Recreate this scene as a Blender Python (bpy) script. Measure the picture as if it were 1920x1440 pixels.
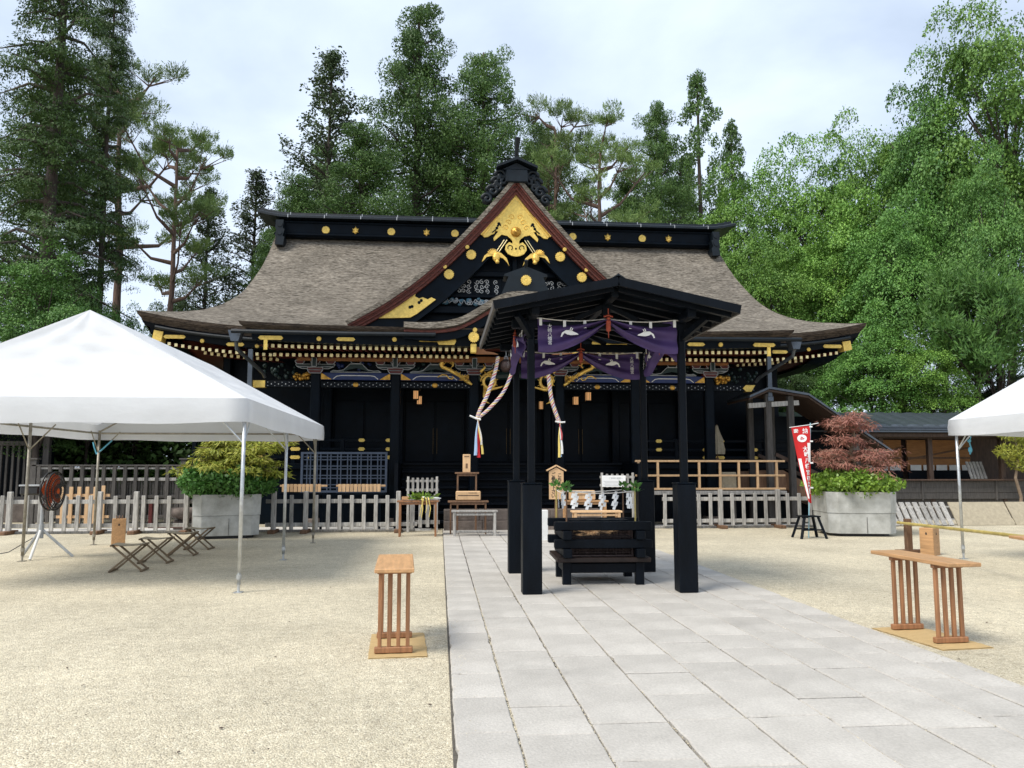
import bpy, math, random
import numpy as np
from mathutils import Vector, Matrix

for _o in list(bpy.data.objects):
    bpy.data.objects.remove(_o)
SC = bpy.context.scene
COL = SC.collection
R = math.radians
PI = math.pi
random.seed(7)
RNG = np.random.default_rng(11)

# ------------------------------------------------------------------ camera, sky, sun, exposure
cam_d = bpy.data.cameras.new('camera')
cam = bpy.data.objects.new('camera', cam_d)
COL.objects.link(cam)
cam.location = (0.0, 0.0, 1.6)
cam.rotation_euler = (R(90 + 6.0936), 0.0, R(-5.2208))
cam_d.sensor_width = 36.0
cam_d.lens = 36.0 * 1480.0 / 1920.0
cam_d.clip_start = 0.05
cam_d.clip_end = 2000.0
SC.camera = cam

SUN_EL, SUN_AZ = 54.0, 236.0        # azimuth clockwise from +Y: the sun stands high behind the viewer's left shoulder
world = bpy.data.worlds.new('World')
SC.world = world
world.use_nodes = True
nt = world.node_tree
nt.nodes.clear()
w_out = nt.nodes.new('ShaderNodeOutputWorld')
w_bg = nt.nodes.new('ShaderNodeBackground')
w_sky = nt.nodes.new('ShaderNodeTexSky')
w_sky.sky_type = 'NISHITA'
w_sky.sun_disc = False
w_sky.sun_elevation = R(SUN_EL)
w_sky.sun_rotation = R(SUN_AZ)
w_sky.dust_density = 2.5
w_sky.air_density = 1.0
w_tc = nt.nodes.new('ShaderNodeTexCoord')
w_map = nt.nodes.new('ShaderNodeMapping')
w_map.inputs['Scale'].default_value = (1.0, 1.0, 2.2)
w_n = nt.nodes.new('ShaderNodeTexNoise')
w_n.inputs['Scale'].default_value = 2.3
w_n.inputs['Detail'].default_value = 7.0
w_n.inputs['Roughness'].default_value = 0.52
w_n.inputs['Distortion'].default_value = 0.3
w_r = nt.nodes.new('ShaderNodeMapRange')
w_r.inputs['From Min'].default_value = 0.36
w_r.inputs['From Max'].default_value = 0.62
w_r.inputs['To Min'].default_value = 0.58
w_r.inputs['To Max'].default_value = 1.0
w_mix = nt.nodes.new('ShaderNodeMix')
w_mix.data_type = 'RGBA'
w_mix.inputs['B'].default_value = (5.7, 6.55, 7.8, 1.0)
nt.links.new(w_tc.outputs['Generated'], w_map.inputs['Vector'])
nt.links.new(w_map.outputs['Vector'], w_n.inputs['Vector'])
nt.links.new(w_n.outputs['Fac'], w_r.inputs['Value'])
nt.links.new(w_r.outputs['Result'], w_mix.inputs['Factor'])
nt.links.new(w_sky.outputs['Color'], w_mix.inputs['A'])
nt.links.new(w_mix.outputs['Result'], w_bg.inputs['Color'])
w_bg.inputs['Strength'].default_value = 0.095
nt.links.new(w_bg.outputs['Background'], w_out.inputs['Surface'])

sun_d = bpy.data.lights.new('sun', 'SUN')
sun_d.energy = 2.3
sun_d.angle = R(24)
sun_d.color = (1.0, 0.95, 0.86)
sun = bpy.data.objects.new('sun', sun_d)
COL.objects.link(sun)
_az, _el = R(SUN_AZ), R(SUN_EL)
_dir = Vector((math.sin(_az) * math.cos(_el), math.cos(_az) * math.cos(_el), math.sin(_el)))
sun.rotation_euler = _dir.to_track_quat('Z', 'Y').to_euler()

vs = SC.view_settings
vs.view_transform = 'Standard'
vs.look = 'None'
vs.gamma = 1.0
vs.use_curve_mapping = False
vs.exposure = 0.76
SC.cycles.max_bounces = 5
SC.cycles.diffuse_bounces = 3
SC.cycles.glossy_bounces = 2
SC.cycles.transparent_max_bounces = 6

# ------------------------------------------------------------------ helpers
class MB:
    """collects vertices and faces of one part"""
    def __init__(s):
        s.v = []; s.f = []
    def add(s, vs_, fs_):
        n = len(s.v)
        s.v.extend([tuple(p) for p in vs_])
        s.f.extend([tuple(i + n for i in f) for f in fs_])
        return s
    def box(s, c, d, ch=0.0, rz=0.0):
        hx, hy, hz = d[0] / 2, d[1] / 2, d[2] / 2
        ca, sa = math.cos(rz), math.sin(rz)
        def P(x, y, z):
            return (c[0] + x * ca - y * sa, c[1] + x * sa + y * ca, c[2] + z)
        if ch <= 0:
            vs_ = [P(x, y, z) for z in (-hz, hz) for x, y in ((-hx, -hy), (hx, -hy), (hx, hy), (-hx, hy))]
            return s.add(vs_, [(0, 3, 2, 1), (4, 5, 6, 7), (0, 1, 5, 4), (1, 2, 6, 5), (2, 3, 7, 6), (3, 0, 4, 7)])
        ch = min(ch, hx * .45, hy * .45, hz * .45)
        return s.hullbox(P, hx, hy, hz, ch)
    def hullbox(s, P, hx, hy, hz, ch):
        idx = {}; vs_ = []
        for sx in (-1, 1):
            for sy in (-1, 1):
                for sz in (-1, 1):
                    for a in range(3):
                        x = sx * (hx if a == 0 else hx - ch)
                        y = sy * (hy if a == 1 else hy - ch)
                        z = sz * (hz if a == 2 else hz - ch)
                        idx[(sx, sy, sz, a)] = len(vs_); vs_.append(P(x, y, z))
        fs_ = []
        for a in range(3):
            b, c = (a + 1) % 3, (a + 2) % 3
            for sg in (-1, 1):
                q = []
                for u, w in ((-1, -1), (1, -1), (1, 1), (-1, 1)):
                    k = [0, 0, 0]; k[a] = sg; k[b] = u; k[c] = w
                    q.append(idx[(k[0], k[1], k[2], a)])
                fs_.append(tuple(q if sg > 0 else q[::-1]))
        for a in range(3):
            b, c = (a + 1) % 3, (a + 2) % 3
            for u in (-1, 1):
                for w in (-1, 1):
                    def K(t, ax):
                        k = [0, 0, 0]; k[a] = t; k[b] = u; k[c] = w
                        return idx[(k[0], k[1], k[2], ax)]
                    q = [K(-1, b), K(1, b), K(1, c), K(-1, c)]
                    fs_.append(tuple(q if u * w < 0 else q[::-1]))
        for sx in (-1, 1):
            for sy in (-1, 1):
                for sz in (-1, 1):
                    q = [idx[(sx, sy, sz, a)] for a in range(3)]
                    fs_.append(tuple(q if sx * sy * sz > 0 else q[::-1]))
        return s.add(vs_, fs_)
    def bar(s, p0, p1, w, h, up=(0, 0, 1), ch=0.0):
        p0, p1 = Vector(p0), Vector(p1)
        d = p1 - p0; L = d.length; d.normalize()
        up = Vector(up)
        if abs(d.dot(up)) > .99: up = Vector((0, 1, 0))
        sx = d.cross(up).normalized(); u = sx.cross(d).normalized()
        m = (p0 + p1) / 2
        def P(x, y, z): return tuple(m + d * x + sx * y + u * z)
        if ch > 0:
            return s.hullbox(P, L / 2, w / 2, h / 2, min(ch, L * .2, w * .22, h * .22))
        hx, hy, hz = L / 2, w / 2, h / 2
        vs_ = [P(x, y, z) for z in (-hz, hz) for x, y in ((-hx, -hy), (hx, -hy), (hx, hy), (-hx, hy))]
        return s.add(vs_, [(0, 3, 2, 1), (4, 5, 6, 7), (0, 1, 5, 4), (1, 2, 6, 5), (2, 3, 7, 6), (3, 0, 4, 7)])
    def tube(s, pts, r, n=8, cap=True):
        pts = [Vector(p) for p in pts]
        k = len(pts)
        rs = r if isinstance(r, (list, tuple)) else [r] * k
        vs_ = []; prev = None
        for i, p in enumerate(pts):
            t = (pts[min(i + 1, k - 1)] - pts[max(i - 1, 0)])
            if t.length < 1e-9: t = Vector((0, 0, 1))
            t.normalize()
            if prev is None:
                a = Vector((0, 0, 1)) if abs(t.z) < .9 else Vector((1, 0, 0))
                e = t.cross(a).normalized()
            else:
                e = (prev - t * prev.dot(t))
                e = e.normalized() if e.length > 1e-6 else t.orthogonal().normalized()
            prev = e; g = t.cross(e)
            for j in range(n):
                an = 2 * PI * j / n
                vs_.append(tuple(p + (e * math.cos(an) + g * math.sin(an)) * rs[i]))
        fs_ = []
        for i in range(k - 1):
            for j in range(n):
                a = i * n + j; b = i * n + (j + 1) % n
                fs_.append((a, b, b + n, a + n))
        if cap:
            fs_.append(tuple(range(n))[::-1]); fs_.append(tuple(range((k - 1) * n, k * n)))
        return s.add(vs_, fs_)
    def prism(s, poly, y0, y1):
        """polygon in x,z extruded along y from y0 (front) to y1"""
        n = len(poly)
        vs_ = [(x, y0, z) for x, z in poly] + [(x, y1, z) for x, z in poly]
        fs_ = [tuple(range(n)), tuple(range(n, 2 * n))[::-1]]
        for i in range(n):
            j = (i + 1) % n
            fs_.append((i, i + n, j + n, j))
        return s.add(vs_, fs_)
    def prismz(s, poly, z0, z1):
        n = len(poly)
        vs_ = [(x, y, z0) for x, y in poly] + [(x, y, z1) for x, y in poly]
        fs_ = [tuple(range(n))[::-1], tuple(range(n, 2 * n))]
        for i in range(n):
            j = (i + 1) % n
            fs_.append((i, j, j + n, i + n))
        return s.add(vs_, fs_)
    def lathe(s, prof, c=(0, 0, 0), n=16, axis='z'):
        vs_ = []; k = len(prof)
        for r, h in prof:
            for j in range(n):
                a = 2 * PI * j / n
                x, y = r * math.cos(a), r * math.sin(a)
                if axis == 'z': vs_.append((c[0] + x, c[1] + y, c[2] + h))
                elif axis == 'y': vs_.append((c[0] + x, c[1] + h, c[2] + y))
                else: vs_.append((c[0] + h, c[1] + x, c[2] + y))
        fs_ = []
        for i in range(k - 1):
            for j in range(n):
                a = i * n + j; b = i * n + (j + 1) % n
                fs_.append((a, b, b + n, a + n))
        fs_.append(tuple(range(n))[::-1]); fs_.append(tuple(range((k - 1) * n, k * n)))
        return s.add(vs_, fs_)
    def ball(s, c, r, n=12, m=7, sq=(1, 1, 1)):
        vs_ = []; fs_ = []
        for i in range(m + 1):
            t = PI * i / m
            for j in range(n):
                a = 2 * PI * j / n
                vs_.append((c[0] + r * sq[0] * math.sin(t) * math.cos(a), c[1] + r * sq[1] * math.sin(t) * math.sin(a), c[2] + r * sq[2] * math.cos(t)))
        for i in range(m):
            for j in range(n):
                a = i * n + j; b = i * n + (j + 1) % n
                fs_.append((a, a + n, b + n, b))
        return s.add(vs_, fs_)
    def grid(s, rows):
        m, n = len(rows), len(rows[0])
        vs_ = [p for r in rows for p in r]
        fs_ = [(i * n + j, i * n + j + 1, (i + 1) * n + j + 1, (i + 1) * n + j) for i in range(m - 1) for j in range(n - 1)]
        return s.add(vs_, fs_)
    def mesh(s, name, mat=None, smooth=False):
        me = bpy.data.meshes.new(name)
        me.from_pydata(s.v, [], s.f)
        if mat is not None: me.materials.append(mat)
        if smooth: me.polygons.foreach_set('use_smooth', [True] * len(me.polygons))
        me.update()
        return me
    def build(s, name, mat, parent=None, smooth=False, loc=None):
        return place(name, s.mesh(name, mat, smooth), parent, loc)

def place(name, me, parent=None, loc=None, rot=None, scale=None):
    o = bpy.data.objects.new(name, me)
    COL.objects.link(o)
    if parent is not None: o.parent = parent
    if loc is not None: o.location = loc
    if rot is not None: o.rotation_euler = rot
    if scale is not None: o.scale = scale
    return o
def tag(o, label, cat, group=None):
    o['label'] = label; o['category'] = cat
    if group: o['group'] = group
    return o
def thing(name, label, cat, loc=(0, 0, 0), rz=0.0, group=None):
    o = bpy.data.objects.new(name, None)
    o.empty_display_size = .2
    COL.objects.link(o)
    o.location = loc; o.rotation_euler = (0, 0, rz)
    return tag(o, label, cat, group)
def struct(o):
    o['kind'] = 'structure'
    return o
def stuff(o):
    o['kind'] = 'stuff'
    return o
def copy_tree(o, parent=None, label=None):
    c = o.copy(); COL.objects.link(c); c.parent = parent
    if label: c['label'] = label
    for ch in list(o.children): copy_tree(ch, c)
    return c
def text_mesh(body, size, mat, name='lettering', spacing=1.0, extrude=0.0, bold=0.0):
    cu = bpy.data.curves.new(name, 'FONT')
    cu.body = body; cu.size = size; cu.align_x = 'CENTER'; cu.align_y = 'CENTER'
    cu.space_line = spacing; cu.extrude = extrude; cu.resolution_u = 2; cu.offset = bold * size
    ob = bpy.data.objects.new('tmp', cu)
    COL.objects.link(ob)
    dg = bpy.context.evaluated_depsgraph_get()
    me = bpy.data.meshes.new_from_object(ob.evaluated_get(dg))
    bpy.data.objects.remove(ob)
    me.materials.clear(); me.materials.append(mat)
    me.name = name
    return me
def lerp(a, b, t): return a + (b - a) * t
def interp(x, xs, ys): return float(np.interp(x, xs, ys))

# ------------------------------------------------------------------ materials
def pm(name, col, rough=.6, metal=0.0, var=.15, scale=6.0, bump=0.0, bscale=40.0, stretch=(1, 1, 1), objvar=0.0, col2=None, spec=.5, coat=0.0, detail=5.0, trans=0.0, bstretch=None, emit=None):
    m = bpy.data.materials.new(name); m.use_nodes = True
    t = m.node_tree; N = t.nodes; L = t.links
    b = N['Principled BSDF']
    tc = N.new('ShaderNodeTexCoord')
    mp = N.new('ShaderNodeMapping'); mp.inputs['Scale'].default_value = stretch
    L.new(tc.outputs['Object'], mp.inputs['Vector'])
    nz = N.new('ShaderNodeTexNoise'); nz.inputs['Scale'].default_value = scale; nz.inputs['Detail'].default_value = detail; nz.inputs['Roughness'].default_value = .6
    L.new(mp.outputs['Vector'], nz.inputs['Vector'])
    rp = N.new('ShaderNodeMapRange'); rp.inputs['From Min'].default_value = .3; rp.inputs['From Max'].default_value = .7
    L.new(nz.outputs['Fac'], rp.inputs['Value'])
    mx = N.new('ShaderNodeMix'); mx.data_type = 'RGBA'
    c1 = [c * (1 - var) for c in col] + [1]
    c2 = ([c * (1 + var) for c in col] if col2 is None else list(col2)) + [1]
    mx.inputs['A'].default_value = c1; mx.inputs['B'].default_value = c2
    L.new(rp.outputs['Result'], mx.inputs['Factor'])
    out = mx.outputs['Result']
    if objvar > 0:
        oi = N.new('ShaderNodeObjectInfo')
        hs = N.new('ShaderNodeHueSaturation')
        mr = N.new('ShaderNodeMapRange'); mr.inputs['To Min'].default_value = 1 - objvar; mr.inputs['To Max'].default_value = 1 + objvar
        L.new(oi.outputs['Random'], mr.inputs['Value']); L.new(mr.outputs['Result'], hs.inputs['Value'])
        L.new(out, hs.inputs['Color']); out = hs.outputs['Color']
    L.new(out, b.inputs['Base Color'])
    b.inputs['Roughness'].default_value = rough
    b.inputs['Metallic'].default_value = metal
    b.inputs['Specular IOR Level'].default_value = spec
    b.inputs['Coat Weight'].default_value = coat
    b.inputs['Coat Roughness'].default_value = .15
    if bump > 0:
        n2 = N.new('ShaderNodeTexNoise'); n2.inputs['Scale'].default_value = bscale; n2.inputs['Detail'].default_value = 4
        if bstretch is None: L.new(mp.outputs['Vector'], n2.inputs['Vector'])
        else:
            mp2 = N.new('ShaderNodeMapping'); mp2.inputs['Scale'].default_value = bstretch
            L.new(tc.outputs['Object'], mp2.inputs['Vector']); L.new(mp2.outputs['Vector'], n2.inputs['Vector'])
        bp = N.new('ShaderNodeBump'); bp.inputs['Strength'].default_value = bump; bp.inputs['Distance'].default_value = .02
        L.new(n2.outputs['Fac'], bp.inputs['Height']); L.new(bp.outputs['Normal'], b.inputs['Normal'])
    if emit:
        b.inputs['Emission Color'].default_value = tuple(emit[:3]) + (1,); b.inputs['Emission Strength'].default_value = emit[3]
    if trans > 0:
        tr = N.new('ShaderNodeBsdfTranslucent'); L.new(out, tr.inputs['Color'])
        ms = N.new('ShaderNodeMixShader'); ms.inputs[0].default_value = trans
        L.new(b.outputs[0], ms.inputs[1]); L.new(tr.outputs[0], ms.inputs[2]); L.new(ms.outputs[0], N['Material Output'].inputs['Surface'])
    return m

M = {}
M['black'] = pm('black_lacquer', (.0014, .0040, .0078), rough=.40, var=.4, scale=3, bump=.12, bscale=25, spec=.10)
M['blackwood'] = pm('black_painted_wood', (.0024, .0044, .0078), rough=.5, var=.4, scale=5, bump=.25, bscale=40, stretch=(1, 1, .25), spec=.13)
M['blackroof'] = pm('black_copper', (.0045, .0085, .0125), rough=.45, var=.4, scale=4, bump=.1, bscale=18, spec=.3)
M['gold'] = pm('gilt_metal', (.86, .56, .13), rough=.36, metal=.5, var=.22, scale=9, bump=.3, bscale=45)
M['goldflat'] = pm('gilt_plate', (.80, .56, .13), rough=.45, metal=.22, var=.2, scale=14, bump=.5, bscale=30)
M['goldcap'] = pm('gilt_rafter_cap', (.92, .78, .42), rough=.45, metal=.2, var=.15, scale=6, objvar=.15)
M['golddark'] = pm('old_gilt', (.5, .27, .05), rough=.38, metal=.75, var=.4, scale=12, bump=.3, bscale=50)
M['rafter'] = pm('red_lacquer_rafter', (.085, .012, .010), rough=.45, var=.3)
M['redboard'] = pm('red_brown_eave_board', (.115, .026, .015), rough=.65, var=.6, scale=7, bump=.4, bscale=30, stretch=(1, 3, 3))
M['ochre'] = pm('ochre_painted_beam', (.22, .085, .022), rough=.55, var=.35, scale=6)
M['blue'] = pm('blue_painted_beam', (.008, .022, .105), rough=.5, var=.25)
M['green'] = pm('green_paint', (.005, .022, .02), rough=.5, var=.3, objvar=.3)
M['redp'] = pm('red_paint', (.10, .014, .012), rough=.5, var=.3)
M['white'] = pm('white_paint', (.72, .72, .70), rough=.55, var=.08)
M['palew'] = pm('grey_white_paint', (.34, .36, .38), rough=.55, var=.2)
M['graywood'] = pm('weathered_grey_wood', (.36, .345, .32), rough=.8, var=.4, scale=7, bump=.5, bscale=26, stretch=(4, 4, .5), objvar=.22)
M['darkgraywood'] = pm('dark_weathered_wood', (.075, .068, .062), rough=.8, var=.4, scale=7, bump=.5, bscale=26, stretch=(4, 4, .5), objvar=.25)
M['darkbrown'] = pm('dark_brown_wood', (.06, .034, .022), rough=.7, var=.4, scale=6, bump=.4, bscale=26, stretch=(3, 3, .5), objvar=.2)
M['brownwood'] = pm('brown_wood', (.16, .085, .045), rough=.65, var=.35, scale=7, bump=.3, bscale=30, stretch=(3, 3, .5), objvar=.15)
M['honey'] = pm('honey_wood', (.47, .265, .12), rough=.5, var=.22, scale=5, bump=.2, bscale=40, stretch=(6, .6, 6), objvar=.1)
M['honeyleg'] = pm('oiled_cedar_slat', (.29, .135, .060), rough=.55, var=.3, scale=6, bump=.2, bscale=40, stretch=(5, 5, .5), objvar=.15)
M['lightwood'] = pm('pale_new_wood', (.62, .40, .215), rough=.6, var=.15, scale=6, bump=.15, bscale=40, stretch=(3, 3, .6), objvar=.12)
M['mat'] = pm('straw_mat', (.50, .35, .16), rough=.85, var=.25, scale=60, stretch=(.15, 4, 1), bump=.5, bscale=80)
M['steel'] = pm('galvanised_steel', (.52, .54, .55), rough=.38, metal=.75, var=.2, scale=12, bump=.1)
M['oldsteel'] = pm('aged_steel_pole', (.30, .275, .225), rough=.5, metal=.45, var=.3, scale=10, bump=.2)
M['canvas'] = pm('white_canvas', (.72, .735, .76), rough=.7, var=.05, scale=1.2, bump=.7, bscale=2.2, bstretch=(1.0, .5, 1.6), trans=.25, spec=.2)
M['concrete'] = pm('planter_concrete', (.40, .40, .365), rough=.85, var=.25, scale=3.0, bump=.4, bscale=50, col2=(.56, .565, .54), detail=8)
M['stone'] = pm('brown_grey_stone', (.13, .105, .09), rough=.85, var=.35, scale=5, bump=.5, bscale=22, objvar=.15)
M['purple'] = pm('purple_cloth', (.078, .045, .16), rough=.65, var=.22, scale=4, bump=.12, bscale=90, trans=.22)
M['orange'] = pm('vermilion_tassel', (.38, .065, .03), rough=.6, var=.25, scale=30, bump=.5, bscale=80)
M['paper'] = pm('white_paper', (.84, .84, .83), rough=.7, var=.04)
M['red'] = pm('red_cloth', (.68, .02, .022), rough=.7, var=.1, trans=.2)
M['ropew'] = pm('white_rope', (.72, .68, .62), rough=.8, var=.15, scale=40, bump=.5, bscale=120)
M['roper'] = pm('red_rope', (.52, .09, .10), rough=.8, var=.2, scale=40, bump=.5, bscale=120)
M['ropey'] = pm('yellow_rope', (.72, .50, .15), rough=.8, var=.2, scale=40, bump=.5, bscale=120)
M['ropeb'] = pm('violet_rope', (.26, .19, .38), rough=.8, var=.2, scale=40, bump=.5, bscale=120)
M['clothb'] = pm('pale_blue_cloth', (.36, .52, .74), rough=.75, var=.1)
M['clothy'] = pm('yellow_cloth', (.75, .58, .16), rough=.75, var=.1)
M['clothr'] = pm('scarlet_cloth', (.62, .02, .03), rough=.75, var=.15)
M['bluepipe'] = pm('pale_blue_pipe', (.26, .46, .53), rough=.4, var=.1)
M['bluecord'] = pm('blue_cord', (.10, .36, .50), rough=.7, var=.2)
M['blackplastic'] = pm('black_plastic', (.015, .015, .017), rough=.45, var=.2)
M['fanorange'] = pm('orange_fan_blade', (.62, .10, .02), rough=.3, var=.2)
M['cream'] = pm('cream_canvas_seat', (.36, .31, .22), rough=.85, var=.15, scale=12, bump=.3, bscale=120)
M['stoolwood'] = pm('stool_wood', (.17, .12, .07), rough=.7, var=.35, scale=8, bump=.3, objvar=.15)
M['ink'] = pm('black_ink', (.012, .011, .012), rough=.7, var=.1)
M['bamboo'] = pm('yellow_bamboo', (.42, .33, .10), rough=.45, var=.25, scale=5, bump=.2, bscale=20)
M['lamp'] = pm('lit_lantern_paper', (.8, .5, .25), rough=.6, var=.05, emit=(1.0, .50, .20, .26))
M['metalroof'] = pm('grey_metal_roof', (.085, .10, .12), rough=.35, metal=.5, var=.15)
M['bell'] = pm('old_bronze_bell', (.075, .05, .045), rough=.5, metal=.5, var=.35, scale=9, bump=.3)
M['orangewall'] = pm('amber_boarding', (.36, .165, .055), rough=.7, var=.2, scale=5, stretch=(1, 1, 6), bump=.2)
M['blind'] = pm('dark_blue_lattice', (.055, .075, .115), rough=.55, var=.2)
M['soil'] = pm('dark_soil', (.03, .022, .015), rough=.95, var=.4, scale=12, bump=.6)
M['pebblewhite'] = pm('white_gravel_strip', (.62, .60, .56), rough=.9, var=.25, scale=40, bump=1.0, bscale=60)

# ---- special node materials
def gravel_mat():
    m = bpy.data.materials.new('cream_gravel'); m.use_nodes = True
    t = m.node_tree; N = t.nodes; L = t.links; b = N['Principled BSDF']
    tc = N.new('ShaderNodeTexCoord')
    vo = N.new('ShaderNodeTexVoronoi'); vo.inputs['Scale'].default_value = 92; vo.inputs['Randomness'].default_value = 1
    L.new(tc.outputs['Object'], vo.inputs['Vector'])
    sp = N.new('ShaderNodeSeparateColor'); L.new(vo.outputs['Color'], sp.inputs['Color'])
    rp = N.new('ShaderNodeValToRGB'); e = rp.color_ramp.elements
    e[0].position = 0; e[0].color = (.34, .295, .22, 1); e[1].position = 1; e[1].color = (.82, .75, .585, 1)
    for p, c in ((.12, (.51, .445, .33, 1)), (.5, (.62, .545, .395, 1)), (.8, (.70, .63, .465, 1))):
        k = e.new(p); k.color = c
    L.new(sp.outputs[0], rp.inputs['Fac'])
    n1 = N.new('ShaderNodeTexNoise'); n1.inputs['Scale'].default_value = .55; n1.inputs['Detail'].default_value = 8; n1.inputs['Roughness'].default_value = .65
    L.new(tc.outputs['Object'], n1.inputs['Vector'])
    mr = N.new('ShaderNodeMapRange'); mr.inputs['From Min'].default_value = .3; mr.inputs['From Max'].default_value = .7; mr.inputs['To Min'].default_value = .72; mr.inputs['To Max'].default_value = 1.04
    L.new(n1.outputs['Fac'], mr.inputs['Value'])
    n3 = N.new('ShaderNodeTexNoise'); n3.inputs['Scale'].default_value = 9; n3.inputs['Detail'].default_value = 4
    L.new(tc.outputs['Object'], n3.inputs['Vector'])
    mr3 = N.new('ShaderNodeMapRange'); mr3.inputs['From Min'].default_value = .3; mr3.inputs['From Max'].default_value = .7; mr3.inputs['To Min'].default_value = .86; mr3.inputs['To Max'].default_value = 1.08
    L.new(n3.outputs['Fac'], mr3.inputs['Value'])
    ml = N.new('ShaderNodeMath'); ml.operation = 'MULTIPLY'; L.new(mr.outputs[0], ml.inputs[0]); L.new(mr3.outputs[0], ml.inputs[1])
    hs = N.new('ShaderNodeHueSaturation'); L.new(ml.outputs[0], hs.inputs['Value']); L.new(rp.outputs['Color'], hs.inputs['Color'])
    L.new(hs.outputs['Color'], b.inputs['Base Color']); b.inputs['Roughness'].default_value = .9; b.inputs['Specular IOR Level'].default_value = .2
    n2 = N.new('ShaderNodeTexNoise'); n2.inputs['Scale'].default_value = 14; n2.inputs['Detail'].default_value = 3
    L.new(tc.outputs['Object'], n2.inputs['Vector'])
    ad = N.new('ShaderNodeMath'); ad.operation = 'SUBTRACT'; L.new(n2.outputs['Fac'], ad.inputs[0]); L.new(vo.outputs['Distance'], ad.inputs[1])
    bp = N.new('ShaderNodeBump'); bp.inputs['Strength'].default_value = .6; bp.inputs['Distance'].default_value = .018
    L.new(ad.outputs[0], bp.inputs['Height']); L.new(bp.outputs['Normal'], b.inputs['Normal'])
    return m
def slab_mat():
    m = pm('path_stone', (.42, .392, .350), rough=.8, var=.10, scale=1.6, bump=.35, bscale=60, objvar=.06, detail=10, col2=(.50, .469, .422))
    t = m.node_tree; N = t.nodes; L = t.links; b = N['Principled BSDF']
    src = b.inputs['Base Color'].links[0].from_socket
    tc = N.new('ShaderNodeTexCoord'); ge = N.new('ShaderNodeNewGeometry')
    n = N.new('ShaderNodeTexNoise'); n.inputs['Scale'].default_value = .9; n.inputs['Detail'].default_value = 6
    L.new(ge.outputs['Position'], n.inputs['Vector'])
    r = N.new('ShaderNodeMapRange'); r.inputs['From Min'].default_value = .56; r.inputs['From Max'].default_value = .74
    r.inputs['To Min'].default_value = 1.0; r.inputs['To Max'].default_value = .80
    L.new(n.outputs['Fac'], r.inputs['Value'])
    n2 = N.new('ShaderNodeTexNoise'); n2.inputs['Scale'].default_value = 55; n2.inputs['Detail'].default_value = 3
    L.new(ge.outputs['Position'], n2.inputs['Vector'])
    r2 = N.new('ShaderNodeMapRange'); r2.inputs['From Min'].default_value = .3; r2.inputs['From Max'].default_value = .7; r2.inputs['To Min'].default_value = .9; r2.inputs['To Max'].default_value = 1.08
    L.new(n2.outputs['Fac'], r2.inputs['Value'])
    mu = N.new('ShaderNodeMath'); mu.operation = 'MULTIPLY'; L.new(r.outputs[0], mu.inputs[0]); L.new(r2.outputs[0], mu.inputs[1])
    hs = N.new('ShaderNodeHueSaturation'); L.new(mu.outputs[0], hs.inputs['Value']); L.new(src, hs.inputs['Color']); L.new(hs.outputs['Color'], b.inputs['Base Color'])
    return m
def thatch_mat(name, ca, cb, cc):
    m = bpy.data.materials.new(name); m.use_nodes = True
    t = m.node_tree; N = t.nodes; L = t.links; b = N['Principled BSDF']
    tc = N.new('ShaderNodeTexCoord')
    mp = N.new('ShaderNodeMapping'); mp.inputs['Scale'].default_value = (2.0, 13, 17); L.new(tc.outputs['Object'], mp.inputs['Vector'])
    n1 = N.new('ShaderNodeTexNoise'); n1.inputs['Scale'].default_value = 1.5; n1.inputs['Detail'].default_value = 6; n1.inputs['Roughness'].default_value = .7; n1.inputs['Distortion'].default_value = .5
    L.new(mp.outputs['Vector'], n1.inputs['Vector'])
    n2 = N.new('ShaderNodeTexNoise'); n2.inputs['Scale'].default_value = .7; n2.inputs['Detail'].default_value = 7; n2.inputs['Roughness'].default_value = .65
    L.new(tc.outputs['Object'], n2.inputs['Vector'])
    mp3 = N.new('ShaderNodeMapping'); mp3.inputs['Scale'].default_value = (7, 34, 42); L.new(tc.outputs['Object'], mp3.inputs['Vector'])
    n3 = N.new('ShaderNodeTexNoise'); n3.inputs['Scale'].default_value = 1.2; n3.inputs['Detail'].default_value = 3; L.new(mp3.outputs['Vector'], n3.inputs['Vector'])
    mx3 = N.new('ShaderNodeMath'); mx3.operation = 'MULTIPLY_ADD'; mx3.inputs[1].default_value = .55; L.new(n3.outputs['Fac'], mx3.inputs[0])
    hf = N.new('ShaderNodeMath'); hf.operation = 'MULTIPLY_ADD'; hf.inputs[1].default_value = .62; hf.inputs[2].default_value = -.085; L.new(n1.outputs['Fac'], hf.inputs[0]); L.new(hf.outputs[0], mx3.inputs[2])
    rp = N.new('ShaderNodeValToRGB'); e = rp.color_ramp.elements
    e[0].position = .36; e[0].color = tuple(ca) + (1,); e[1].position = .62; e[1].color = tuple(cc) + (1,)
    k = e.new(.46); k.color = tuple(cb) + (1,)
    L.new(mx3.outputs[0], rp.inputs['Fac'])
    mr = N.new('ShaderNodeMapRange'); mr.inputs['From Min'].default_value = .3; mr.inputs['From Max'].default_value = .7; mr.inputs['To Min'].default_value = .68; mr.inputs['To Max'].default_value = 1.2
    L.new(n2.outputs['Fac'], mr.inputs['Value'])
    hs = N.new('ShaderNodeHueSaturation'); L.new(mr.outputs[0], hs.inputs['Value']); L.new(rp.outputs['Color'], hs.inputs['Color'])
    L.new(hs.outputs['Color'], b.inputs['Base Color']); b.inputs['Roughness'].default_value = .9; b.inputs['Specular IOR Level'].default_value = .2
    bp = N.new('ShaderNodeBump'); bp.inputs['Strength'].default_value = 1.0; bp.inputs['Distance'].default_value = .09
    L.new(mx3.outputs[0], bp.inputs['Height']); L.new(bp.outputs['Normal'], b.inputs['Normal'])
    return m
M['gravel'] = gravel_mat()
M['slab'] = slab_mat()
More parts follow.
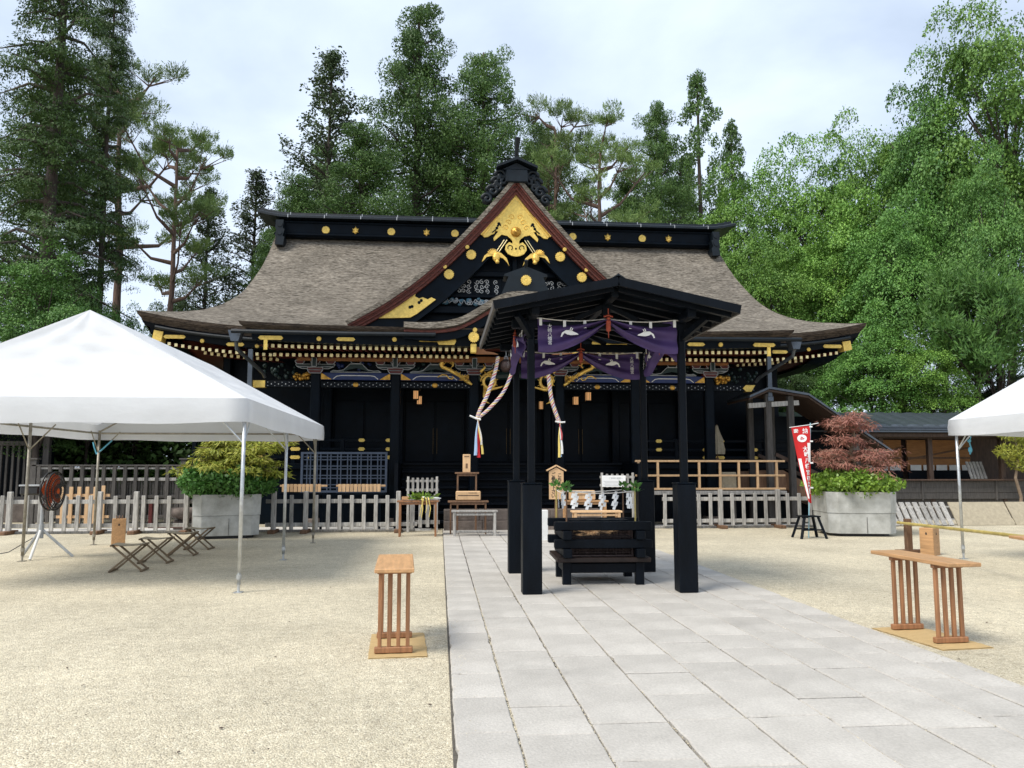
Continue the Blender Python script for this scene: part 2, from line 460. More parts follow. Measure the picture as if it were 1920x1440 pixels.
M['thatch'] = thatch_mat('shingle_roof', (.042, .035, .027), (.165, .142, .114), (.355, .315, .26))
M['thatchedge'] = thatch_mat('shingle_edge', (.028, .022, .018), (.06, .045, .035), (.12, .09, .065))

# ------------------------------------------------------------------ ground and path
g = MB()
g.grid([[(x, y, 0.0) for x in (-400, -60, -20, 0, 20, 60, 400)] for y in (-60, -10, 0, 10, 20, 40, 80, 300, 700)])
ground = struct(g.build('ground', M['gravel']))

pb = MB(); pb.grid([[(.09, -4, .004), (4.26, -4, .004)], [(.09, 21.0, .004), (4.26, 21.0, .004)]])
M['joint'] = pm('sandy_joint', (.09, .08, .065), rough=.95, var=.4, scale=20, bump=.5)
path = struct(pb.build('path', M['joint']))
cols_x = [.10, .475, .95, 1.44, 1.95, 2.46, 2.95, 3.42, 3.88, 4.25]
for i in range(9):
    y = 1.2 - random.random() * .6
    while y < 20.9:
        L_ = random.uniform(.52, .80) if i in (0, 8) else random.uniform(.55, .98)
        y1 = min(y + L_, 20.95)
        if y1 - y < .2: break
        mb = MB()
        w = (cols_x[i + 1] - cols_x[i] - .008) / 2; l = (y1 - y - .013) / 2
        # slab with a worn, slightly irregular outline and rounded arris
        ol = []
        for (ax_, ay_), (bx_, by_), k_ in (((-w, -l), (w, -l), 5), ((w, -l), (w, l), 7), ((w, l), (-w, l), 5), ((-w, l), (-w, -l), 7)):
            for q_ in range(k_):
                t_ = q_ / k_; j_ = random.uniform(0, .005) + (random.uniform(.006, .016) if random.random() < .05 else 0)
                nx_, ny_ = (by_ - ay_), -(bx_ - ax_); nl_ = math.hypot(nx_, ny_)
                ol.append((lerp(ax_, bx_, t_) - nx_ / nl_ * j_, lerp(ay_, by_, t_) - ny_ / nl_ * j_))
        ins = lambda k_: [(x_ * (1 - k_ / w), y_ * (1 - k_ / l)) for x_, y_ in ol]
        r0, r1, r2 = [(x_, y_, -.03) for x_, y_ in ol], [(x_, y_, .022) for x_, y_ in ol], [(x_, y_, .030) for x_, y_ in ins(.008)]
        mb.grid([r0 + r0[:1], r1 + r1[:1], r2 + r2[:1]]); mb.add(r2, [tuple(range(len(r2)))])
        o = mb.build('paving_slab', M['slab'], path, loc=((cols_x[i] + cols_x[i + 1]) / 2 + random.uniform(-.002, .002), (y + y1) / 2, .001 + random.uniform(-.004, .004)))
        o.rotation_euler = (random.uniform(-.0025, .0025), random.uniform(-.004, .004), random.uniform(-.004, .004))
        y = y1
# white gravel strip around the hall's foot with a low timber edging
ws = MB(); ws.grid([[(-13, 20.75, .006), (-.2, 20.75, .006)], [(-13, 22.3, .006), (-.2, 22.3, .006)]]); ws.grid([[(4.5, 21.05, .006), (12, 21.05, .006)], [(4.5, 22.3, .006), (12, 22.3, .006)]])
struct(ws.build('white_gravel_bed', M['pebblewhite']))

def pebbles(n, fx, seed, size, mat, name):
    r = np.random.default_rng(seed)
    P = fx(r, n); n = len(P)
    base = np.array([[1, 0, 0], [-.5, .86, 0], [-.5, -.86, 0], [0.1, 0, .8], [0, .1, -.8]])
    tri = np.array([[0, 1, 3], [1, 2, 3], [2, 0, 3]])
    a = r.uniform(0, 2 * PI, n); ca, sa = np.cos(a), np.sin(a)
    s = r.uniform(size[0], size[1], n)[:, None] * r.uniform(.6, 1.3, (n, 3))
    B = base[:4][None] * s[:, None, :]
    X = B[..., 0] * ca[:, None] - B[..., 1] * sa[:, None]; Y = B[..., 0] * sa[:, None] + B[..., 1] * ca[:, None]
    V = np.stack([X + P[:, None, 0], Y + P[:, None, 1], B[..., 2] + P[:, None, 2]], -1).reshape(-1, 3)
    F = (tri[None] + (np.arange(n) * 4)[:, None, None]).reshape(-1)
    me = bpy.data.meshes.new(name)
    me.vertices.add(len(V)); me.vertices.foreach_set('co', V.ravel())
    me.loops.add(len(F)); me.loops.foreach_set('vertex_index', F.astype(np.int32))
    me.polygons.add(len(F) // 3); me.polygons.foreach_set('loop_start', np.arange(0, len(F), 3, dtype=np.int32))
    me.materials.append(mat); me.update(calc_edges=True)
    return place(name, me)
def gravel_pts(r, n):
    y = 3.6 + 10.5 * r.random(n) ** 1.9
    left = r.random(n) < .68
    xl = .085 - (r.random(n) * (1.2 + y * .62))
    xr = 4.265 + r.random(n) * np.maximum(.3, (y * .88 - 4.0))
    x = np.where(left, xl, xr)
    k = left | (y > 5.0)
    return np.stack([x, y, np.full(n, -.001)], 1)[k]
peb = pebbles(70000, gravel_pts, 3, (.0035, .008), M['gravel'], 'loose_gravel')
tag(stuff(peb), 'cream gravel stones lying loose on the courtyard ground', 'gravel')
def joint_pts(r, n):
    k = r.choice(8, n, p=[.45, .15, .1, .08, .07, .05, .05, .05])
    x = np.array(cols_x[1:9])[k] + r.normal(0, .006, n); y = 3.8 + 7 * r.random(n) ** 1.5
    return np.stack([x, y, np.full(n, .022)], 1)
def spill_pts(r, n):
    left = r.random(n) < .6; d = np.abs(r.normal(0, .10, n)); y = 3.8 + 8 * r.random(n) ** 1.4
    return np.stack([np.where(left, .11 + d, 4.24 - d), y, np.full(n, .031)], 1)
ps = pebbles(700, spill_pts, 9, (.003, .007), M['gravel'], 'spilled_gravel')
tag(stuff(ps), 'few gravel stones strayed onto the edges of the stone path', 'gravel')
pj = pebbles(2600, joint_pts, 5, (.003, .008), M['gravel'], 'joint_gravel')
tag(stuff(pj), 'cream gravel grains caught in the joints of the stone path', 'gravel')

# ------------------------------------------------------------------ the shrine hall (local origin under the middle of the porch columns)
def crom(pts, n):
    P = [np.array(p, float) for p in pts]
    P = [2 * P[0] - P[1]] + P + [2 * P[-1] - P[-2]]
    out = []
    seg = len(P) - 3
    for i in range(n):
        u = i / (n - 1) * seg; k = min(int(u), seg - 1); t = u - k
        a, b, c, d = P[k:k + 4]
        out.append(tuple(.5 * ((2 * b) + (-a + c) * t + (2 * a - 5 * b + 4 * c - d) * t * t + (-a + 3 * b - 3 * c + d) * t ** 3)))
    return out

M['oldgold'] = pm('dim_gilt', (.10, .06, .015), rough=.5, metal=.5, var=.4)
hall = thing('shrine_hall', 'black lacquered shrine hall with gilt gable and grey shingled roof', 'shrine', (2.17, 22.3, 0))
RY = 5.7                                                   # ridge line
_prof = crom([(5.7, 9.84, 8.05), (4.7, 8.80, 8.10), (3.7, 7.84, 8.25), (2.7, 6.98, 8.52), (1.7, 6.30, 9.12), (.7, 5.80, 9.85), (-.1, 5.42, 10.5)], 30)
def lift(u, y):
    t = min(1, max(0, (2.7 - y) / 2.8)); return .5 * abs(u) ** 5 * t * t
# --- main roof: front and back slopes, hipped side slopes, gable ends
rf = MB()
US = [math.copysign(abs(k) ** .8, k) for k in np.linspace(-1, 1, 61)]
def wob(): return random.uniform(-.012, .012)
rows = [[(u * w, y, z + lift(u, y) + wob()) for u in US] for y, z, w in _prof]
rf.grid([r[::-1] for r in rows])
rf.grid([[(x, 2 * RY - y, z) for x, y, z in r] for r in rows])
low = [p for p in _prof if p[0] <= 2.75]
for s in (-1, 1):
    gr = []
    for y, z, w in low:
        gr.append([(s * w, lerp(y, 2 * RY - y, (k + 1) / 2), z + lift(k, y)) for k in np.linspace(-1, 1, 25)])
    rf.grid(gr if s < 0 else [r[::-1] for r in gr])
main_roof = rf.build('roof', M['thatch'], hall, smooth=True)
ge = MB()
for s in (-1, 1):
    hi = [p for p in _prof if p[0] >= 2.7]
    pts = [(s * 7.85, y, z - .25) for y, z, w in hi] + [(s * 7.85, 2 * RY - y, z - .25) for y, z, w in hi[::-1]]
    ge.add(pts, [tuple(range(len(pts)))])
ge.build('gable_end', M['black'], main_roof)

def eave_z(x): return 5.42 + .5 * (min(abs(x), 10.5) / 10.5) ** 5
# --- eave edge: thick shingle lip, then a black fascia following the curve, on all four sides
ed = MB(); fs = MB()
xs = [10.5 * u for u in US]
def edge_ring(d, dz):
    f = [(x * (1 - d / 10.5), -.1 + d, eave_z(x) + dz) for x in xs]
    ys = np.linspace(-1, 1, 31)
    r_ = [(10.5 - d, lerp(-.1 + d, 11.5 - d, (k + 1) / 2), 5.42 + .5 * abs(k) ** 5 + dz) for k in ys][1:]
    b_ = [(x, 11.4 - y, z) for x, y, z in f[::-1]][1:]
    l_ = [(-x, y, z) for x, y, z in r_[::-1]][1:]
    return f + r_ + b_ + l_
rings = [edge_ring(0, .005), edge_ring(.02, -.09), edge_ring(.10, -.20), edge_ring(.14, -.26)]
ed.grid(rings)
eave = ed.build('eave_edge', M['thatchedge'], main_roof)
fs.grid([edge_ring(.14, -.262), edge_ring(.20, -.40), edge_ring(.28, -.41), edge_ring(.30, -.56), edge_ring(.9, -.58)])
fs.build('fascia', M['black'], hall)
so = MB(); so.grid([edge_ring(.85, -.50), edge_ring(3.3, -.25)]); so.build('soffit', M['rafter'], hall)

# --- porch roof in front of the main eave
KW = 7.2
pr = MB()
def ktop(x, y):
    t = (y + 2.35) / 3.1
    return 5.16 + .10 * (abs(x) / KW) ** 4 * (1 - t) + .22 * t + .20 * t * t
kx = list(np.linspace(-KW, KW, 49))
pr.grid([[(x, y, ktop(x, y) + wob() * .6) for x in kx] for y in np.linspace(-2.35, .75, 12)])
porch_roof = pr.build('porch_roof', M['thatch'], hall, smooth=True)
pe = MB()
def kring(d, dz):
    a = [(-KW + d, y, ktop(KW, y) + dz) for y in np.linspace(.7, -2.3 + d, 8)]
    b = [(x * (KW - d) / KW, -2.35 + d, ktop(x, -2.35) + dz) for x in kx]
    c = [(-x, y, z) for x, y, z in a[::-1]]
    return a + b + c
pe.grid([kring(0, .004), kring(.02, -.06), kring(.1, -.13), kring(.14, -.16)])
pe.build('eave_edge', M['thatchedge'], porch_roof)
kf = MB(); kf.grid([kring(.14, -.162), kring(.22, -.20), kring(.26, -.20), kring(.28, -.42), kring(.6, -.43)])
kf.build('fascia', M['black'], hall)
ks = MB(); ks.grid([[(x, y, z) for x in (-6.9, 6.9)] for y, z in ((-1.75, 4.76), (.2, 4.92), (1.8, 5.05))]); ks.build('porch_soffit', M['rafter'], hall)

# --- main ridge
rb = MB(); rb.box((0, RY, 9.97), (15.9, .9, .60), ch=.03); rb.box((0, RY, 9.76), (16.0, 1.06, .10), ch=.03); rb.box((0, RY, 10.20), (16.0, 1.0, .08), ch=.02)
ridge = rb.build('ridge', M['black'], hall)
rc = MB()
gr = []
for x in np.linspace(-8.55, 8.55, 45):
    f = .16 * max(0, (abs(x) - 7.4) / 1.15) ** 2
    gr.append([(x, RY - .75, 10.28 + f), (x, RY - .74, 10.36 + f), (x, RY - .70, 10.39 + f), (x, RY - .28, 10.50 + f), (x, RY - .26, 10.60 + f), (x, RY + .26, 10.60 + f), (x, RY + .28, 10.50 + f), (x, RY + .74, 10.36 + f), (x, RY + .75, 10.28 + f), (x, RY - .75, 10.28 + f)])
rc.grid(gr)
for q in (gr[0], gr[-1]): rc.add(q[:9], [tuple(range(9))])
ridge_cap = rc.build('ridge_cap', M['blackroof'], hall)
seam_me = None
for x in np.arange(-7.5, 7.8, 1.25):
    sm = MB(); sm.box((x, RY - .762, 10.33), (.03, .012, .11)); sm.bar((x, RY - .72, 10.397), (x, RY - .27, 10.512), .03, .012); sm.box((x, RY - .275, 10.56), (.03, .012, .10))
    sm.build('cap_seam', M['palew'], ridge_cap)
for s in (-1, 1):
    ob = MB()
    ob.prism([(s * 7.62, 10.15), (s * 7.88, 10.15), (s * 7.90, 9.86), (s * 7.86, 9.82), (s * 7.90, 9.58), (s * 7.86, 9.54), (s * 7.90, 9.28), (s * 7.62, 9.26), (s * 7.58, 9.54), (s * 7.64, 9.58), (s * 7.58, 9.82), (s * 7.64, 9.86)], RY - .85, RY - .4)
    ob.tube([(s * 7.75, RY - .87, 10.0), (s * 7.75, RY - .5, 10.0)], .10, 12)
    ob.tube([(s * 7.75, RY - .88, 9.7), (s * 7.75, RY - .5, 9.7)], .09, 12)
    ob.build('ridge_end_ornament', M['blackroof'], hall)

# --- gilt rosettes
def rosette(r, petals=16, depth=.05):
    mb = MB(); n = petals * 4; poly = []
    for i in range(n):
        a = 2 * PI * i / n; k = r * (1 - .16 * (1 - abs(math.sin(petals * a / 2))))
        poly.append((k * math.cos(a), k * math.sin(a)))
    mb.prism(poly, -depth * .5, depth * .5)
    for i in range(petals):
        a = 2 * PI * (i + .5) / petals
        mb.bar((.34 * r * math.cos(a), -depth * .55, .34 * r * math.sin(a)), (.94 * r * math.cos(a), -depth * .5, .94 * r * math.sin(a)), r * .2, .012, up=(0, 1, 0))
    mb.ball((0, -depth * .5, 0), r * .24, 10, 5, (1, .35, 1))
    return mb.mesh('chrysanthemum_crest', M['goldflat'])
def leafcrest(r):
    mb = MB()
    for a, l in ((90, 1.05), (40, .9), (140, .9), (205, .7), (335, .7), (270, .8)):
        ca, sa = math.cos(R(a)), math.sin(R(a))
        mb.prism([(0 - sa * .05, 0 + ca * .05), (ca * l * r * .5 - sa * r * .28, sa * l * r * .5 + ca * r * .28), (ca * l * r, sa * l * r), (ca * l * r * .5 + sa * r * .28, sa * l * r * .5 - ca * r * .28), (sa * .05, -ca * .05)], -.03 - .004 * (a % 7), .02)
    mb.ball((0, -.03, 0), r * .3, 8, 4, (1, .6, 1))
    return mb.mesh('leaf_crest', M['gold'], True)
ROS = {r: rosette(r) for r in (.06, .14, .15)}
LEAFC = leafcrest(.16)
for i, x in enumerate((-6.23, -5.2, -3.95, -2.71, -1.7, 2.55, 3.83, 5.11, 6.09)):
    if (i % 2 == 0) == (i < 5): place('chrysanthemum_crest', ROS[.14], ridge, (x, RY - .48, 9.93))
    else: place('leaf_crest', LEAFC, ridge, (x, RY - .48, 9.92))

# --- great front gable
_gh = crom([(0, 10.17), (.7, 9.30), (1.5, 8.39), (2.2, 7.67), (2.9, 7.03), (3.8, 6.35), (4.85, 5.72)], 27)
def offs(curve, d):
    c = np.array(curve); t = np.gradient(c, axis=0); t /= np.linalg.norm(t, axis=1)[:, None]
    o = c + np.stack([t[:, 1], -t[:, 0]], 1) * d            # inwards and down
    k = o[:, 0] > 0
    o2 = o[k]
    if len(o2) < len(o) or d > 0:
        a, b = o2[0], o2[1]
        z0 = a[1] + (a[1] - b[1]) / (b[0] - a[0]) * a[0]
        o2 = np.vstack([[0, z0], o2])
    s_ = np.concatenate([[0], np.cumsum(np.linalg.norm(np.diff(o2, axis=0), axis=1))])
    q = np.linspace(0, s_[-1], 24)
    h = [(float(np.interp(v, s_, o2[:, 0])), float(np.interp(v, s_, o2[:, 1]))) for v in q]
    return [(-x, z) for x, z in h[::-1][:-1]] + h
def band(mb, d0, d1, y0, y1, f=offs, cv=None):
    A_ = f(cv, d0); B_ = f(cv, d1)
    P = lambda c, y: [(x, y, z) for x, z in c]
    mb.grid([P(A_, y0), P(B_, y0), P(B_, y1), P(A_, y1), P(A_, y0)])
    for e in (0, -1):
        q = [P(A_, y0)[e], P(B_, y0)[e], P(B_, y1)[e], P(A_, y1)[e]]
        mb.add(q, [(0, 1, 2, 3)])
gt = MB(); A_ = offs(_gh, 0)
gt.grid([[(x, y, z + (wob() * .6 if 0 < j else 0)) for x, z in A_] for j, y in enumerate(np.linspace(-.06, 5.4, 12))])
gable = gt.build('front_gable_roof', M['thatch'], hall, smooth=True)
b1 = MB(); band(b1, -.01, .11, -.075, .25, cv=_gh); b1.build('gable_shingle_lip', M['thatch'], gable)
for k_, (d0, d1, y0) in enumerate(((.112, .165, -.04), (.167, .205, .02), (.207, .265, .05), (.267, .335, .11))):
    b2 = MB(); band(b2, d0, d1, y0, .45, cv=_gh); b2.build('gable_edge_board', M['redboard'], gable)
b3 = MB(); band(b3, .34, .92, .25, .40, cv=_gh); band(b3, .90, .99, .21, .40, cv=_gh); b3.build('bargeboard', M['black'], gable)
w_ = offs(_gh, .45)
wl = MB(); wl.prism([(x, z) for x, z in w_] + [(4.2, 5.5), (-4.2, 5.5)], .75, .85); ped = wl.build('pediment_wall', M['black'], gable)
M['carve'] = pm('blue_green_carving', (.03, .09, .13), rough=.5, var=.5, scale=9)
bm = MB()
for z, h, w, y in ((7.32, .16, 2.6, .55), (6.66, .12, 3.9, .58), (6.22, .22, 5.2, .50), (5.86, .10, 6.2, .45)):
    bm.box((0, y + .1, z), (w, .2, h), ch=.02)
bm.box((0, .62, 7.6), (.16, .2, .7), ch=.02)
bm.build('pediment_beam', M['black'], ped)
# gilt apex plate with hanging pendant
hp = [(0, 9.74), (1.02, 8.42), (.93, 8.32), (.82, 8.34), (.72, 8.41), (.64, 8.44), (.60, 8.53), (.52, 8.51), (.66, 8.31), (.64, 8.22), (.42, 8.42), (.25, 8.38), (.15, 8.30), (.10, 8.23), (.10, 8.15), (.2, 8.2), (.3, 8.1), (.32, 7.97), (.24, 7.85), (.12, 7.79), (0, 7.77)]
ap = MB(); ap.prism([(x, z) for x, z in hp] + [(-x, z) for x, z in hp[-2:0:-1]], .19, .245)
apex = ap.build('gilt_apex_plate', M['goldflat'], gable)
ar = MB()
for s in (-1, 1):
    ar.bar((0, .17, 9.71), (s * 1.05, .17, 8.40), .08, .08); ar.bar((s * .02, .185, 9.54), (s * .95, .185, 8.37), .03, .03)
    for k in range(3):     # engraved sprays standing out of the plate
        pth = [(s * (.12 + .09 * k + .09 * math.cos(t) * (1 - t / 9)), .187, 8.95 - .16 * k + .09 * math.sin(t) * (1 - t / 9)) for t in np.linspace(0, 7, 16)]
        ar.tube(pth, .011, 4)
ar.build('gilt_rim', M['gold'], apex)
ai = MB()
for s in (-1, 1):
    for x, z, r_ in ((.50, 8.74, .05), (.53, 8.68, .035), (.56, 8.61, .045), (.46, 8.70, .03)): ai.ball((s * x, .19, z), r_, 8, 4, (1, .12, 1))
    ai.tube([(s * .55, .187, 8.63), (s * .60, .187, 8.55), (s * .70, .187, 8.47)], .02, 5)
    ai.tube([(s * (.17 + .07 * math.cos(t)), .187, 8.03 + .07 * math.sin(t)) for t in np.linspace(-.5, 4.2, 12)], .014, 5)
ai.ball((0, .19, 8.0), .03, 6, 4, (1, .2, 1.2))
ai.build('pierced_vine', M['black'], apex)
bs = MB(); bs.lathe([(.15, .06), (.15, .0), (.11, -.05), (.07, -.05), (.06, -.09), (.0, -.10)], (0, .15, 8.50), 14, 'y')
bs.build('boss', M['golddark'], apex, smooth=True)
for s in (-1, 1):
    cr = MB()
    def q(x, z): return (s * (-.60) + s * x, 7.74 + z)
    cr.prism([q(-.40, -.16), q(-.33, .02), q(-.2, .13), q(0, .17), q(.17, .11), q(.33, -.04), q(.40, -.26), q(.34, -.16), q(.22, -.04), q(.08, .0), q(-.1, .03), q(-.26, -.01), q(-.35, -.12)], .16, .24)
    bx, bz = q(.02, -.02); cr.ball((bx, .15, bz), .11, 10, 6, (1, .8, 1.3))
    hx, hz = q(.05, -.16); cr.ball((hx, .12, hz), .065, 8, 5)
    for a in range(7):
        an = R(60 + 20 * a); x0, z0 = q(-.08 + .16 * math.cos(an), .10 + .14 * math.sin(an)); cr.tube([(s * -.60, .17, 7.82), (x0, .15, z0)], [.035, .012], 5)
    crane = cr.build('gilt_crane', M['gold'], gable, smooth=False)
    lg = MB()
    for dx in (.02, .10):
        x0, z0 = q(dx, .15); x1, z1 = q(dx + .24, .52); lg.tube([(x0, .18, z0), (x1, .19, z1)], .012, 5)
    lg.build('leg', M['goldcap'], crane)
    for x, z in ((1.31, 7.79), (1.95, 7.19)):
        place('chrysanthemum_crest', ROS[.15], gable, (s * x, .20, z)); place('chrysanthemum_crest', ROS[.06], gable, (s * (x + .12), .10, z + .20))
    ft = MB(); fp = [(4.05, 5.86), (3.55, 6.24), (2.98, 6.66), (2.90, 6.62), (2.92, 6.52), (2.80, 6.46), (2.70, 6.50), (2.55, 6.44), (2.45, 6.50), (2.32, 6.44), (2.85, 6.02), (3.05, 5.90)]
    ft.prism([(s * x, z) for x, z in fp], .18, .245)
    foot = ft.build('gilt_foot_plate', M['goldflat'], gable)
    fi = MB(); fi.bar((s * 4.05, .165, 5.89), (s * 2.97, .165, 6.68), .04, .05); fi.build('gilt_rim', M['gold'], foot)
    fv = MB()
    for x, z in ((2.8, 6.34), (2.74, 6.40), (3.0, 6.22), (3.06, 6.2)): fv.ball((s * x, .18, z), .05, 7, 4, (1, .12, 1))
    fv.build('pierced_vine', M['black'], foot)
# carved scroll panels and the painted carving below them
for k, (x0, x1) in enumerate(((-2.05, -1.82), (-1.74, -1.28), (-1.19, -.73), (-.66, -.42), (.42, .66), (.73, 1.19), (1.28, 1.74), (1.82, 2.05))):
    pn = MB(); pn.box(((x0 + x1) / 2, .72, 6.96), (x1 - x0 + .04, .06, .44)); panel = pn.build('scroll_panel', M['black'], ped)
    sc_ = MB(); nx = max(1, int((x1 - x0) / .13))
    for i in range(nx):
        for j in range(3):
            cx = lerp(x0, x1, (i + .5) / nx) + random.uniform(-.015, .015); cz = 6.82 + .14 * j; dr = random.choice((-1, 1)); a0 = random.uniform(0, 6)
            sc_.tube([(cx + dr * (.012 + .0085 * t) * math.cos(t + a0), .675, cz + (.012 + .0085 * t) * math.sin(t + a0)) for t in np.linspace(0, 7.5, 14)], .010, 4)
    sc_.build('white_scroll', M['white'], panel)
for s in (-1, 1):
    cv = MB(); cb = MB()
    for x0, z0, n_ in ((2.55, 6.44, 3), (2.2, 6.47, 4), (1.7, 6.44, 4), (1.2, 6.46, 5), (.85, 6.45, 4)):
        cv.tube([(s * (x0 - .04 * t), .47, z0 + .06 * math.sin(t * 1.6)) for t in np.linspace(0, 9, 18)], .013, 4)
        for i in range(n_): cb.ball((s * (x0 + random.uniform(-.18, .18)), .48, z0 + random.uniform(-.08, .08)), random.uniform(.04, .075), 7, 5, (1.3, .5, 1))
        for i in range(n_):
            cx, cz = x0 + random.uniform(-.2, .2), z0 + random.uniform(-.07, .09)
            cv.tube([(s * (cx + (.01 + .01 * t) * math.cos(t)), .45, cz + (.01 + .01 * t) * math.sin(t)) for t in np.linspace(0, 6, 12)], .010, 4)
    cbo = stuff(cb.build('painted_carving', M['carve'], ped, smooth=True)); cv.build('white_outline', M['palew'], cbo)

# roof ornament over the great gable
on = MB(); on.box((0, .25, 10.10), (.66, .8, .40), ch=.03); on.prism([(-.60, 10.29), (0, 10.54), (.60, 10.29), (.60, 10.36), (0, 10.63), (-.60, 10.36)], -.28, .8)
on.prism([(-.42, 10.29), (.42, 10.29), (0, 10.5)], -.1, .7)
onio = on.build('roof_ornament', M['blackroof'], hall)
po = MB(); po.tube([(0, .05, 10.6), (0, -.1, 10.9), (.02, -.25, 11.22)], [.07, .065, .085], 10); po.build('ornament_post', M['blackroof'], onio)
for s in (-1, 1):
    sw = MB()
    for cx, cz, r_ in ((.46, 10.12, .19), (.56, 9.92, .19), (.70, 9.66, .19), (.86, 9.42, .16), (.40, 9.98, .16), (.56, 9.76, .15)):
        sw.tube([(s * (cx + r_ * (1 - t / 9.5) * math.cos(t)), .0, cz + r_ * (1 - t / 9.5) * math.sin(t)) for t in np.linspace(0, 8.5, 22)], .055, 6)
        sw.ball((s * cx, .12, cz), r_ * .95, 10, 6, (1, .5, 1))
    sw.build('cloud_scroll', M['blackroof'], onio, smooth=True)
rr = MB(); rr.box((0, 2.9, 10.0), (.62, 4.6, .5), ch=.03); rr.build('gable_ridge', M['black'], hall)

# --- curved cusped gable of the porch
_kh = crom([(0, 6.13), (.45, 6.09), (.85, 5.92), (1.25, 5.66), (1.65, 5.43), (2.1, 5.31), (2.6, 5.27), (3.1, 5.275)], 27)
def koffs(cv, d):
    h = [(x, z - d * (1 - .35 * min(1, x / 3))) for x, z in cv]
    return [(-x, z) for x, z in h[::-1][:-1]] + h
kt = MB(); K0 = koffs(_kh, 0)
kt.grid([[(x, y, z + wob() * .5) for x, z in K0] for y in np.linspace(-2.5, 2.4, 10)])
kara = kt.build('cusped_gable_roof', M['thatch'], hall, smooth=True)
for nm, d0, d1, y0, y1, mt in (('cusped_shingle_lip', 0.0, .22, -2.52, -2.2, 'thatch'), ('cusped_edge_board', .222, .26, -2.47, -2.1, 'thatchedge'), ('cusped_edge_board', .262, .36, -2.42, -2.05, 'redboard'), ('cusped_bargeboard', .365, .62, -2.34, -2.2, 'black')):
    kb = MB(); band(kb, d0, d1, y0, y1, koffs, _kh); kb.build(nm, M[mt], kara)
kw = MB(); kw.prism([p for p in koffs(_kh, .5) if abs(p[0]) < 2.0] + [(2.0, 4.75), (-2.0, 4.75)], -2.05, -2.0); kw.build('cusped_gable_wall', M['black'], kara)
ko = MB(); ko.prism([(-.64, 6.02), (-.45, 6.50), (-.56, 6.52), (-.55, 6.57), (0, 6.78), (.55, 6.57), (.56, 6.52), (.45, 6.50), (.64, 6.02), (.3, 6.12), (-.3, 6.12)], -2.5, -1.9); ko.tube([(0, -2.45, 6.72), (0, -2.58, 6.92)], [.04, .05], 8)
ko.box((0, -1.1, 6.22), (.5, 1.9, .3), ch=.03); ko.build('cusped_ridge_ornament', M['blackroof'], kara)
place('chrysanthemum_crest', ROS[.14], kara, (0, -2.53, 6.40))
kp = MB(); kp.prism([(-.9, 5.42), (-.5, 5.56), (0, 5.62), (.5, 5.56), (.9, 5.42), (.6, 5.30), (.3, 5.22), (.12, 4.98), (0, 4.92), (-.12, 4.98), (-.3, 5.22), (-.6, 5.30)], -2.40, -2.345); kp.build('gilt_pendant', M['goldflat'], kara)

# --- gilt fittings on the porch fascia
def fitting(x, z, w, h, y=-2.115, stem=0, circ=False):
    mb = MB()
    if circ: place('chrysanthemum_crest', ROS[.06], hall, (x, y, z)); return
    mb.prism([(x - w / 2, z), (x - w / 2 + .05, z + h / 2), (x + w / 2 - .05, z + h / 2), (x + w / 2, z), (x + w / 2 - .05, z - h / 2), (x - w / 2 + .05, z - h / 2)], y - .012, y + .03)
    if stem: mb.box((x + stem, y - .006, z - h / 2 - .13), (.09, .03, .25))
    mb.build('gilt_fitting', M['goldflat'], hall)
for s in (-1, 1):
    fitting(s * 6.45, 4.88, .62, .10, stem=s * .12)
    fitting(s * 5.25, 4.87, 0, 0, circ=True); fitting(s * 4.58, 4.87, .48, .09); fitting(s * 3.35, 4.88, 0, 0, circ=True)
    fitting(s * 2.45, 4.90, .62, .12); fitting(s * 2.02, 4.86, .50, .20, y=-2.135)
    place('chrysanthemum_crest', ROS[.14], hall, (s * 1.33, -2.36, 4.93)); place('chrysanthemum_crest', ROS[.06], hall, (s * 1.30, -2.36, 5.12))
    cp = MB(); cp.box((s * 1.33, -2.2, 4.66), (.15, .2, .24), ch=.02); cp.build('gilt_corner_shoe', M['goldflat'], hall); cq = MB(); cq.prism([(s * 1.27, 4.53), (s * .68, 4.53), (s * .80, 4.58), (s * 1.0, 4.61), (s * 1.12, 4.70), (s * 1.27, 4.73)], -2.12, -2.05); cq.build('gilt_nosing', M['ochre'], hall)
    # fittings along the main eave beyond the porch
    for x, w in ((7.3, 0), (7.9, .5), (8.8, 0), (9.55, .6)):
        z = eave_z(x) - .49
        if w: fitting(s * x, z, w, .10, y=.19 - .012)
        else: fitting(s * x, z, 0, 0, y=.19, circ=True)
    cc = MB(); cc.prism([(s * 9.9, 5.1), (s * 10.15, 5.15), (s * 10.1, 5.42), (s * 9.85, 5.38)], .15, .5); cc.build('gilt_corner_shoe', M['goldflat'], hall)

# --- rafters in two rows with gilt end caps
rfm = MB(); rfm.bar((0, .012, 0), (0, 1.5, .13), .075, .085); RAFT = rfm.mesh('rafter', M['rafter'])
cpm = MB(); cpm.box((0, 0, 0), (.084, .03, .09), ch=.006); CAP = cpm.mesh('rafter_cap', M['goldcap'])
def rafter(x, y, z):
    o = place('rafter', RAFT, hall, (x, y, z)); place('rafter_cap', CAP, o, (0, 0, 0))
n_ = 0
for k in range(32):
    x = 1.52 + .1645 * k
    for s in (-1, 1):
        rafter(s * x, -1.80, 4.69 + .04 * (x / 6.6) ** 4); rafter(s * (x - .07), -1.08, 4.60)
for k in range(16):
    x = 6.95 + .185 * k
    for s in (-1, 1):
        if x < 9.75: rafter(s * x, .30 + .0, eave_z(x) - .70)
        if x < 9.0: rafter(s * (x - .06), .95, eave_z(x) - .74)

